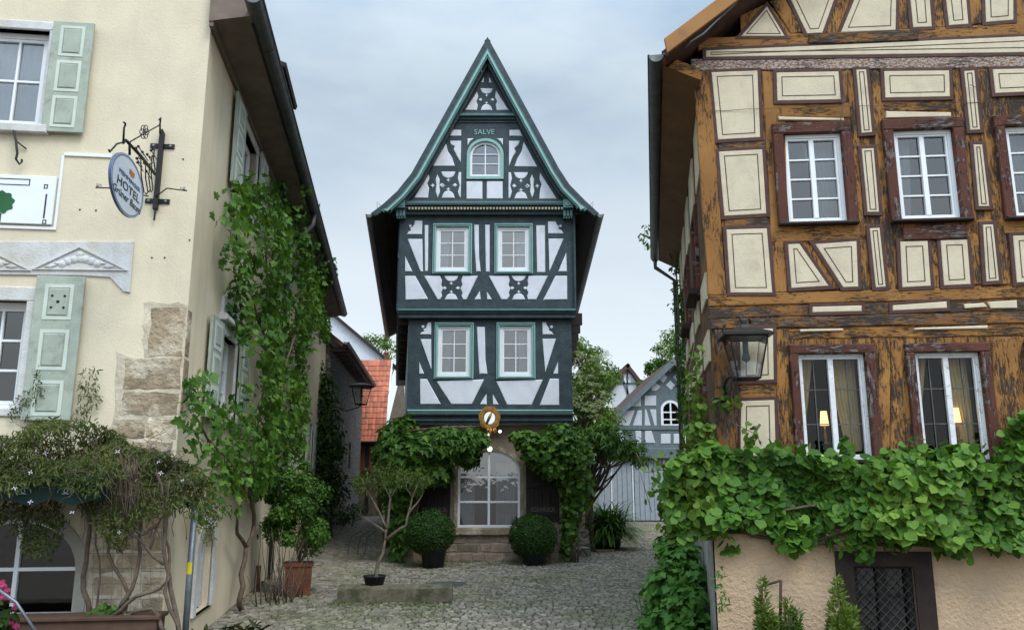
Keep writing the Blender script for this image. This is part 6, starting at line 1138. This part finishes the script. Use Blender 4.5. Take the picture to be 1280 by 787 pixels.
g.build('trunk', MT['bark'], cB, True)
# agapanthus tub with stone ledge
ab = gnd(761, 687); ag = empty('strap_leaf_plant', (ab.x, ab.y+.3, 0), 'large clump of dark strap leaves in a low tub by the yard', 'potted plant'); g = Geo(); lathe(g, (ab.x, ab.y+.3, 0), [(.34, 0), (.42, .32), (.45, .36), (.40, .36), (0, .33)], 20); g.build('pot', MT['blackpot'], ag, True)
Lv = Leaves(); g = Geo(); m = 760
for k in range(m):
    a = random.uniform(0, 6.283); l = random.uniform(.8, 1.2); el = random.uniform(.25, 1.4); c0 = Vector((ab.x+random.gauss(0, .16), ab.y+.3+random.gauss(0, .16), .36)); pv = []; d = Vector((math.cos(a)*math.cos(el), math.sin(a)*math.cos(el), math.sin(el)*1.15)); s = Vector((-math.sin(a), math.cos(a), 0))*.034; p = c0.copy()
    vs = []
    for i in range(6): vs += [p-s*(1-i/6.5), p+s*(1-i/6.5)]; p = p+d*l/4.6; d = (d+Vector((math.cos(a)*.12, math.sin(a)*.12, -.36))).normalized()*d.length
    g.add(vs, [(2*i, 2*i+1, 2*i+3, 2*i+2) for i in range(5)], r=min(1, max(0, random.gauss(.45, .25))))
g.build('foliage', MT['leaf_fig'], ag, True, rnd=True)
g = Geo(); b = gnd(760, 689); boxw(g, (b.x-.1, b.y-.05, 0), .55, .3, .06, .1); tag(g.build('paving_slab', MT['stonebeam']), 'loose pale stone slab on the cobbles in front of the strap leaved tub', 'slab')
g = Geo(); b = gnd(727, 688)
for k in range(3): boxw(g, (1.75+.05*k, 22.2+.45*k, 0), .62-.06*k, .5, .2+.2*k, .12)
tag(g.build('garden_steps', MT['fieldstone']), 'rough stone steps half hidden behind the ivy bush', 'steps')

# ================================================================== TREES
Lv = Leaves(); b = atY(737, 650, 23.5); b.z = 0; c = atY(754, 562, 23.2); C = crown(Lv, c, (1.2, 1.0, .72), 34, 100, .22, .5, 51, .7, .6, -.4); t = woody('loquat_tree', 'small tree with long drooping dark leaves beside the blue green house', 'tree', b, 2.2, .10, C, MT['bark'], lean=(.1, -.1)); Lv.build('crown', 'lance', MT['leaf_mid'], t, .5, .6)
Lv = Leaves(); b = atY(728, 690, 27); b.z = 0; c = atY(733, 497, 27); C = crown(Lv, c, (1.15, 1.4, 1.6), 40, 150, .13, .3, 52, .5, .8, -.9); t = woody('elder_tree', 'leafy elder with pale blossom clusters behind the blue green house', 'tree', b, 2.6, .12, C, MT['bark'])
for cc in C[:]: 
    if random.random() < .5: blob(Lv, cc+np.array([0, 0, -1.2]), .5, 60, .13)
Lv.build('crown', 'oval', MT['leaf_tree'], t, .6, .7); Bl = Leaves()
for k in range(60):
    p = atY(random.uniform(714, 758), random.uniform(440, 525), 25.3+random.uniform(-.1, .6)); m = 20; Bl.add(np.array(p)+rng.normal(0, 1, (m, 3))*[.09, .07, .03], (0, -.5, 1), (1, 0, 0), .05)
Bl.build('blossom', 'petal4', MT['blossom'], t, .5, 1)
def bgtree(x, yc, Y, rad, nc, per, size, label, seed, mat='leaf_tree', name='broadleaf_tree', low=-.9):
    Lv = Leaves(); c = atY(x, yc, Y); C = crown(Lv, c, rad, nc, per, size, .34, seed, .5, .8, low); t = woody(name, label, 'tree', (c.x, c.y, 0), max(1, c.z-rad[2]*.6), .18, C, MT['bark'], 'trees behind the houses', wobb=.2); Lv.build('crown', 'oval', MT[mat], t, .6, .7); return t
bgtree(733, 468, 33, (1.3, 1.5, 1.6), 40, 130, .16, 'airy green tree between the elder and the small grey barn', 61)
bgtree(826, 485, 46, (1.2, 1.5, 1.6), 46, 110, .22, 'rounded green tree behind the roof of the small grey barn', 62, 'leaf_mid')
bgtree(850, 462, 52, (1.9, 2, 2.6), 40, 110, .22, 'taller tree tip rising past the ridge of the small grey barn', 63, 'leaf_tree')
bgtree(884, 440, 44, (2.2, 2, 4.0), 46, 110, .22, 'tall slim tree half hidden behind the ochre house', 64, 'leaf_mid')
bgtree(476, 440, 62, (2.2, 2, 1.6), 26, 90, .24, 'small tree top showing between the orange roof and the blue green house', 65)

# ================================================================== SMALL GREY BARN (right yard)
bn = empty('timber_barn', (6.4, 38, 0), 'small grey timbered barn with board gates at the back of the yard', 'barn')
ap, le = BP.px(840, 449), BP.px(768, 519); dx, dz = ap[0]-le[0], ap[1]-le[1]; bl, br = BP.px(771, 560)[0], 2*ap[0]-BP.px(771, 560)[0]; zl = BP.px(800, 560)[1]; zg = BP.px(800, 573)[1]
WA = (BP.px(826, 520)[0], BP.px(851, 520)[0], BP.px(840, 533)[1]); was, wat = BP.px(840, 512)[1], BP.px(840, 500)[1]
g = Geo(); wallm(g, BP, [(bl, -.02), (br, -.02), (br, le[1]+.15), (ap[0], ap[1]-.12), (bl, le[1]+.15)], [arch_poly(*WA, was, wat-was)], 0, .15); quadp(g, [BP.P(bl, 0), BP.P(bl, 0, -8), BP.P(bl, le[1]+.2, -8), BP.P(bl, le[1]+.2)][::-1]); quadp(g, [BP.P(br, 0), BP.P(br, 0, -8), BP.P(br, le[1]+.2, -8), BP.P(br, le[1]+.2)]); g.build('wall', MT['barnwood'], bn)
g = Geo()
for s in (-1, 1): a = [BP.P(ap[0]+s*(dx+.1), le[1]-.1, .45), BP.P(ap[0]+s*(dx+.1), le[1]-.1, -8), BP.P(ap[0], ap[1], -8), BP.P(ap[0], ap[1], .45)]; quadp(g, a if s == 1 else a[::-1], th=.14)
g.build('roof', MT['redtile_old'], bn)
g = Geo(); vb = [(ap[0]-dx-.12, le[1]-.12), (ap[0]-dx+.12, le[1]-.18), (ap[0], ap[1]-.32), (ap[0]+dx-.12, le[1]-.18), (ap[0]+dx+.12, le[1]-.12), (ap[0], ap[1]+.02)]; prism(g, BP, vb, .40, .47); g.build('bargeboard', MT['barnwood'], bn)
D6 = (700, 380, 2.623)
for q in [[(265, 300), (265, 335), (228, 335)], [(277, 300), (315, 300), (315, 333), (277, 333)], [(208, 350), (245, 348), (225, 402), (182, 402), (180, 372)], [(254, 348), (268, 348), (268, 402), (237, 402)], [(277, 345), (283, 345), (298, 402), (277, 402)], [(294, 345), (315, 345), (317, 402), (310, 402)], [(182, 415), (215, 415), (206, 455), (182, 455)], [(246, 415), (266, 415), (266, 455), (250, 455)], [(278, 415), (300, 415), (312, 455), (278, 455)], [(330, 425), (362, 425), (362, 457), (330, 457)], [(372, 425), (398, 425), (398, 457), (372, 457)], [(405, 425), (435, 425), (435, 457), (405, 457)], [(412, 300), (460, 300), (475, 333), (412, 333)], [(310, 256), (330, 270), (316, 284), (300, 284), (298, 268)], [(336, 222), (352, 240), (338, 258), (320, 244)], [(362, 190), (376, 204), (362, 222), (346, 208)], [(388, 222), (404, 240), (388, 258), (370, 240)], [(362, 250), (378, 266), (364, 282), (346, 266)], [(415, 250), (430, 272), (420, 284), (402, 284), (396, 268)]]:
    g = Geo(); prism(g, BP, BP.poly(ptrans(q, *D6)), -.01, .03, .02); g.build('infill_panel', MT['barnwhite'], bn)
arched_window(bn, BP, WA, was, wat-was, .12, .06, .03, 2, [BP.px(840, 515)[1], BP.px(840, 524)[1]], 'wpaint', 'pane', 0); g = Geo(); roombox(g, BP, (WA[0], WA[1], WA[2], wat), 1, -.2, .05); g.build('interior', MT['dark'], bn)
g = Geo(); pbox(g, BP, bl-.1, br, zg, zl, .0, .35, .03); pbox(g, BP, bl-.1, br, BP.px(800, 534)[1]-.1, BP.px(800, 534)[1]+.1, 0, .05); g.build('ledge', MT['barnwood'], bn)
for x0, x1 in ((748, 764), (766, 791), (794, 831), (833, 868)):
    a, b = BP.px(x0, 648)[0], BP.px(x1, 648)[0]; g = Geo(); nb = max(2, int((b-a)/.22))
    for k in range(nb): u = a+(b-a)*k/nb; pbox(g, BP, u+.008, u+(b-a)/nb-.008, .06, zg-.02, .02, .07, .01)
    o = g.build('board_gate', MT['barnboard'], bn); g = Geo(); pbox(g, BP, b+.005, b+.075, .03, zg-.01, .02, .10, .01); g.build('gate_post', MT['wworn'], o)
ff = empty('far_house', BP.P(7, 0, -24), 'distant timbered gable with a small white window beyond the barn', 'house'); FP = Plane((0, 62), 0); fa, fl = FP.px(784, 456), FP.px(766, 481); fd = fa[0]-fl[0]; fh = fa[1]-fl[1]
g = Geo(); wallm(g, FP, [(fa[0]-fd*1.1, 0), (fa[0]+fd*1.6, 0), (fa[0]+fd*1.6, fa[1]-fh*1.6), fa, (fa[0]-fd*1.1, fa[1]-fh*1.1)], [], 0); g.build('wall', MT['barnwhite'], ff); g = Geo()
for s in (-1, 1): a = [FP.P(fa[0]+s*fd*1.75, fa[1]-fh*1.75+.1, .4), FP.P(fa[0]+s*fd*1.75, fa[1]-fh*1.75+.1, -10), FP.P(fa[0], fa[1]+.1, -10), FP.P(fa[0], fa[1]+.1, .4)]; quadp(g, a if s == 1 else a[::-1], th=.25)
g.build('roof', MT['redtile_old'], ff)
for q in ([(784, 458), (766, 483), (768, 484), (784, 462), (800, 484), (802, 483)], [(772, 478), (797, 478), (797, 480), (772, 480)], [(783, 464), (785, 464), (785, 500), (783, 500)], [(775, 470), (778, 470), (790, 500), (787, 500)]): g = Geo(); prism(g, FP, FP.poly(q), 0, .06); g.build('timber', MT['barnwood'], ff)
window(ff, FP, prect(FP, 780, 468, 788, 478), 2, 2, .1, .06, .06, 'wpaint', 'pane')

# ================================================================== LANE BUILDINGS (left, behind the hotel)
SB = Plane((-6.75, 29.4), 90+5.5); sbn = empty('stone_barn', SB.P(0, 0), 'grey field stone barn with dark eaves along the narrow lane', 'barn')
ze = 6.9; g = Geo(); wallm(g, SB, rect(0, 14, -.05, ze), [rect(4, 4.9, 2.6, 3.7), rect(8, 8.9, 2.4, 3.6)], 0, .3); quadp(g, [SB.P(14, 0), SB.P(14, 0, -7), SB.P(14, ze+4, -7), SB.P(14, ze)][::-1]); quadp(g, [SB.P(0, 0), SB.P(0, 0, -7), SB.P(0, ze+4, -7), SB.P(0, ze)]); g.build('wall', MT['fieldstone'], sbn)
g = Geo(); quadp(g, [SB.P(-.3, ze-.05, .55), SB.P(14.3, ze-.05, .55), SB.P(14.3, ze+5, -6), SB.P(-.3, ze+5, -6)], th=.15); g.build('roof', MT['redtile_old'], sbn); g = Geo(); gutter(g, [SB.P(-.4, ze, .62), SB.P(14.3, ze, .62)], .09); g.build('gutter', MT['gutter'], sbn, True)
g = Geo()
for u in (4, 8): roombox(g, SB, (u, u+.9, 2.5, 3.7), .6, -.3, .05)
g.build('interior', MT['dark'], sbn)
for k in range(16): g = Geo(); a = SB.P(.2+k*.9, ze-.18, 0); tube(g, [a, SB.P(.2+k*.9, ze-.2, .5)], .08, 4); g.build('rafter_end', MT['brownwood'], sbn)
OP = Plane((0, 43.5), 0); oh = empty('orange_roof_house', OP.P(-7.5, 0), 'house with bright orange clay tile roof at the end of the lane', 'house'); a = OP.px(440, 550); b = OP.px(481, 549); RB = Plane((0, 47.5), 0); c, d = RB.px(489, 450), RB.px(425, 447)
e0 = OP.px(415, 550)[0]; g = Geo(); wallm(g, OP, rect(e0-1, b[0]-.1, -.05, a[1]+.1), [], -.4); quadp(g, [OP.P(b[0]-.1, 0, -.4), OP.P(b[0]+.3, 0, -8), OP.P(b[0]+.3, c[1], -4.4), OP.P(b[0]-.1, a[1], -.4)]); g.build('wall', MT['redstone'], oh)
g = Geo(); tiles(g, OP.P(e0-1, a[1]), OP.P(b[0], a[1]), RB.P(*c), RB.P(d[0]-1.5, c[1]), 20, 15, .03); g.build('roof', MT['redtile'], oh, rnd=True)
g = Geo(); tube(g, [OP.P(b[0]+.06, a[1]-.05, .02), RB.P(c[0]+.06, c[1]+.05)], .045, 5); g.build('verge_board', MT['wworn'], oh); g = Geo(); gutter(g, [OP.P(e0-1, a[1]-.05, .08), OP.P(b[0], a[1]-.05, .08)], .08); g.build('gutter', MT['gutter'], oh, True)
g = Geo()
for x0, x1, y0, y1 in ((455, 459, 556, 640), (472, 475, 556, 640), (440, 482, 590, 594), (440, 482, 553, 557)): prism(g, OP, OP.poly([(x0, y1), (x1, y1), (x1, y0), (x0, y0)]), -.4, -.33)
g.build('timber', MT['darkwood'], oh)
for x0, x1 in ((442, 455), (459.5, 471.5), (475.5, 481)): g = Geo(); prism(g, OP, OP.poly([(x0, 589), (x1, 589), (x1, 558), (x0, 558)]), -.4, -.345, .01); g.build('infill_panel', MT['terra'], oh)
g = Geo(); lathe(g, RB.P(RB.px(478, 440)[0], RB.px(478, 448)[1]-1, -1.5), [(.16, 0), (.16, 1.5), (.2, 1.5), (.2, 1.6), (0, 1.6)], 4); g.build('chimney', MT['terra'], oh)
WG = Plane((0, 52), 0); wg = empty('white_gable_house', WG.P(-10, 0), 'plain white gable wall rising behind the orange roof', 'house'); p0, p1 = WG.px(416, 391), WG.px(486, 450); sl = (p0[1]-p1[1])/(p1[0]-p0[0]); xa = p0[0]-1.2
g = Geo(); wallm(g, WG, [(xa-6, 0), (p1[0], 0), (p1[0], p1[1]), (xa, p0[1]+1.2*sl), (xa-6, p0[1]+1.2*sl-6*sl)], [], 0); g.build('wall', MT['wpanel'], wg)
g = Geo(); quadp(g, [WG.P(p1[0]+.35, p1[1]-.35*sl+.05, .3), WG.P(p1[0]+.35, p1[1]-.35*sl+.05, -9), WG.P(xa, p0[1]+1.2*sl+.05, -9), WG.P(xa, p0[1]+1.2*sl+.05, .3)], th=.2); quadp(g, [WG.P(xa, p0[1]+1.2*sl+.05, .3), WG.P(xa, p0[1]+1.2*sl+.05, -9), WG.P(xa-6.3, p0[1]+1.2*sl-6.3*sl, -9), WG.P(xa-6.3, p0[1]+1.2*sl-6.3*sl, .3)], th=.2); g.build('roof', MT['roofdark'], wg)
# ivy between hotel and barn, bushes in the lane
i2 = empty('lane_climber', (-6.6, 28.5, 0), 'dark green climber covering the wall between the cream house and the stone barn', 'climbing plant'); Lv = Leaves()
for (x, y, Y, r, n) in ((402, 470, 27.6, .6, 200), (404, 490, 27.4, .7, 260), (408, 515, 27.4, .8, 300), (410, 545, 27.4, .85, 320), (408, 575, 27.4, .8, 300), (404, 600, 27.2, .8, 300), (400, 625, 26.8, .8, 300), (398, 650, 26.5, .7, 220), (418, 560, 28.8, .6, 160), (425, 610, 29.5, .6, 150), (388, 610, 24.5, .5, 160), (392, 635, 24, .6, 200)): blob(Lv, atY(x, y, Y)+Vector((-.12, .3, 0)), (r*.8, r*1.2, r), int(n*1.8), .17, .25, .5)
Lv.build('foliage', 'oval', MT['leaf_dark'], i2, .6, .6); g = Geo()
for k in range(4): tube(g, wob((-6.5+.1*k, 27.6+.3*k, 0), (-6.6, 28+.3*k, 5.2), 7, .08), .04, 6)
g.build('stem', MT['vinewood'], i2, True)
Lv = Leaves(); b = gnd(437, 650)
for k in range(9): blob(Lv, SB.P(3+k*1.1, .35+.2*random.random(), .25), (.45, .6, .45), 110, .12)
tag(Lv.build('hedge_plant', 'oval', MT['leaf_dark'], None, .6, .6), 'low greenery along the foot of the stone barn', 'plant')
pb_ = empty('side_shrub', (-3.6, 24, 0), 'tall leafy shrub along the lane side of the blue green house', 'shrub'); Lv = Leaves()
for (x, y, Y, r, n) in ((487, 575, 24, .6, 220), (484, 600, 25, .6, 200), (490, 545, 23, .5, 160), (486, 630, 25, .5, 160)): blob(Lv, atY(x, y, Y), (r*.7, r, r), n, .15, .25, .5)
Lv.build('foliage', 'oval', MT['leaf_mid'], pb_, .6, .6); g = Geo()
for k in range(3): tube(g, wob((-3.7, 24+.5*k, 0), (-3.6, 24+.4*k, 3.2), 6, .06), .03, 6)
g.build('stem', MT['bark'], pb_, True)
g = Geo()
for k, (x0, x1) in enumerate(((435, 452), (447, 462), (456, 470))):
    q = [gnd(x0+(x1-x0)*.0, 692, .02), gnd(x0+1, 680, .02), gnd(x0+4, 670, .02), gnd(x1, 663, .02)]; tube(g, q, .02, 4)
tag(g.build('channel_stones', MT['cobble']), 'curved rows of darker setts in the narrow lane', 'setts', kind='structure')

# ================================================================== GRASS in joints and along walls
Lv = Leaves()
def grass(c, n, sx, sy, h):
    P = np.array(c)+np.stack([rng.normal(0, sx, n), rng.normal(0, sy, n), np.full(n, -.01)], 1); a = rng.uniform(0, 6.28, n); Lv.add(P, np.stack([np.cos(a), np.sin(a), np.zeros(n)], 1), (0, 0, 1), h*rng.uniform(.5, 1.2, n))
for k in range(46): x = random.uniform(400, 565); grass(gnd(x, 754+random.uniform(0, 7)*random.random()), random.randint(8, 70), .09, .06, random.uniform(.03, .075))
for k in range(55): grass(gnd(random.uniform(425, 560), random.uniform(755, 775)), 40, .09, .07, .05)
for k in range(45): grass(gnd(random.uniform(320, 470), random.uniform(760, 790)), 25, .09, .07, .045)
for k in range(50): grass(gnd(random.uniform(500, 720), random.uniform(700, 708)), 45, .10, .05, .07)
for k in range(30): grass(gnd(random.uniform(505, 700), random.uniform(706, 714)), 30, .12, .08, .05)
for k in range(40): t = random.random(); grass(gnd(790+t*6+random.choice((0, 12)), 720+t*75), 25, .03, .14, .05)
for k in range(30): grass(gnd(random.uniform(700, 830), random.uniform(655, 700)), 25, .2, .15, .05)
for k in range(26): grass(gnd(random.uniform(330, 400), random.uniform(740, 770)), 20, .08, .08, .06)
for k in range(24): grass(gnd(random.uniform(800, 830), random.uniform(690, 760)), 30, .1, .2, .06)
for k in range(120): grass(gnd(random.uniform(420, 800), random.uniform(690, 790)), 9, .08, .06, .03)
for k in range(90): grass(gnd(random.uniform(440, 800), random.uniform(715, 790)), 14, .03, .03, .03)
for k in range(70): t = random.random(); grass(gnd(806-t*22+random.choice((0, 9, 17)), 700+t*90), 16, .025, .10, .04)
tag(Lv.build('grass', 'blade', MT['grass'], None, .4, .35), kind='stuff')
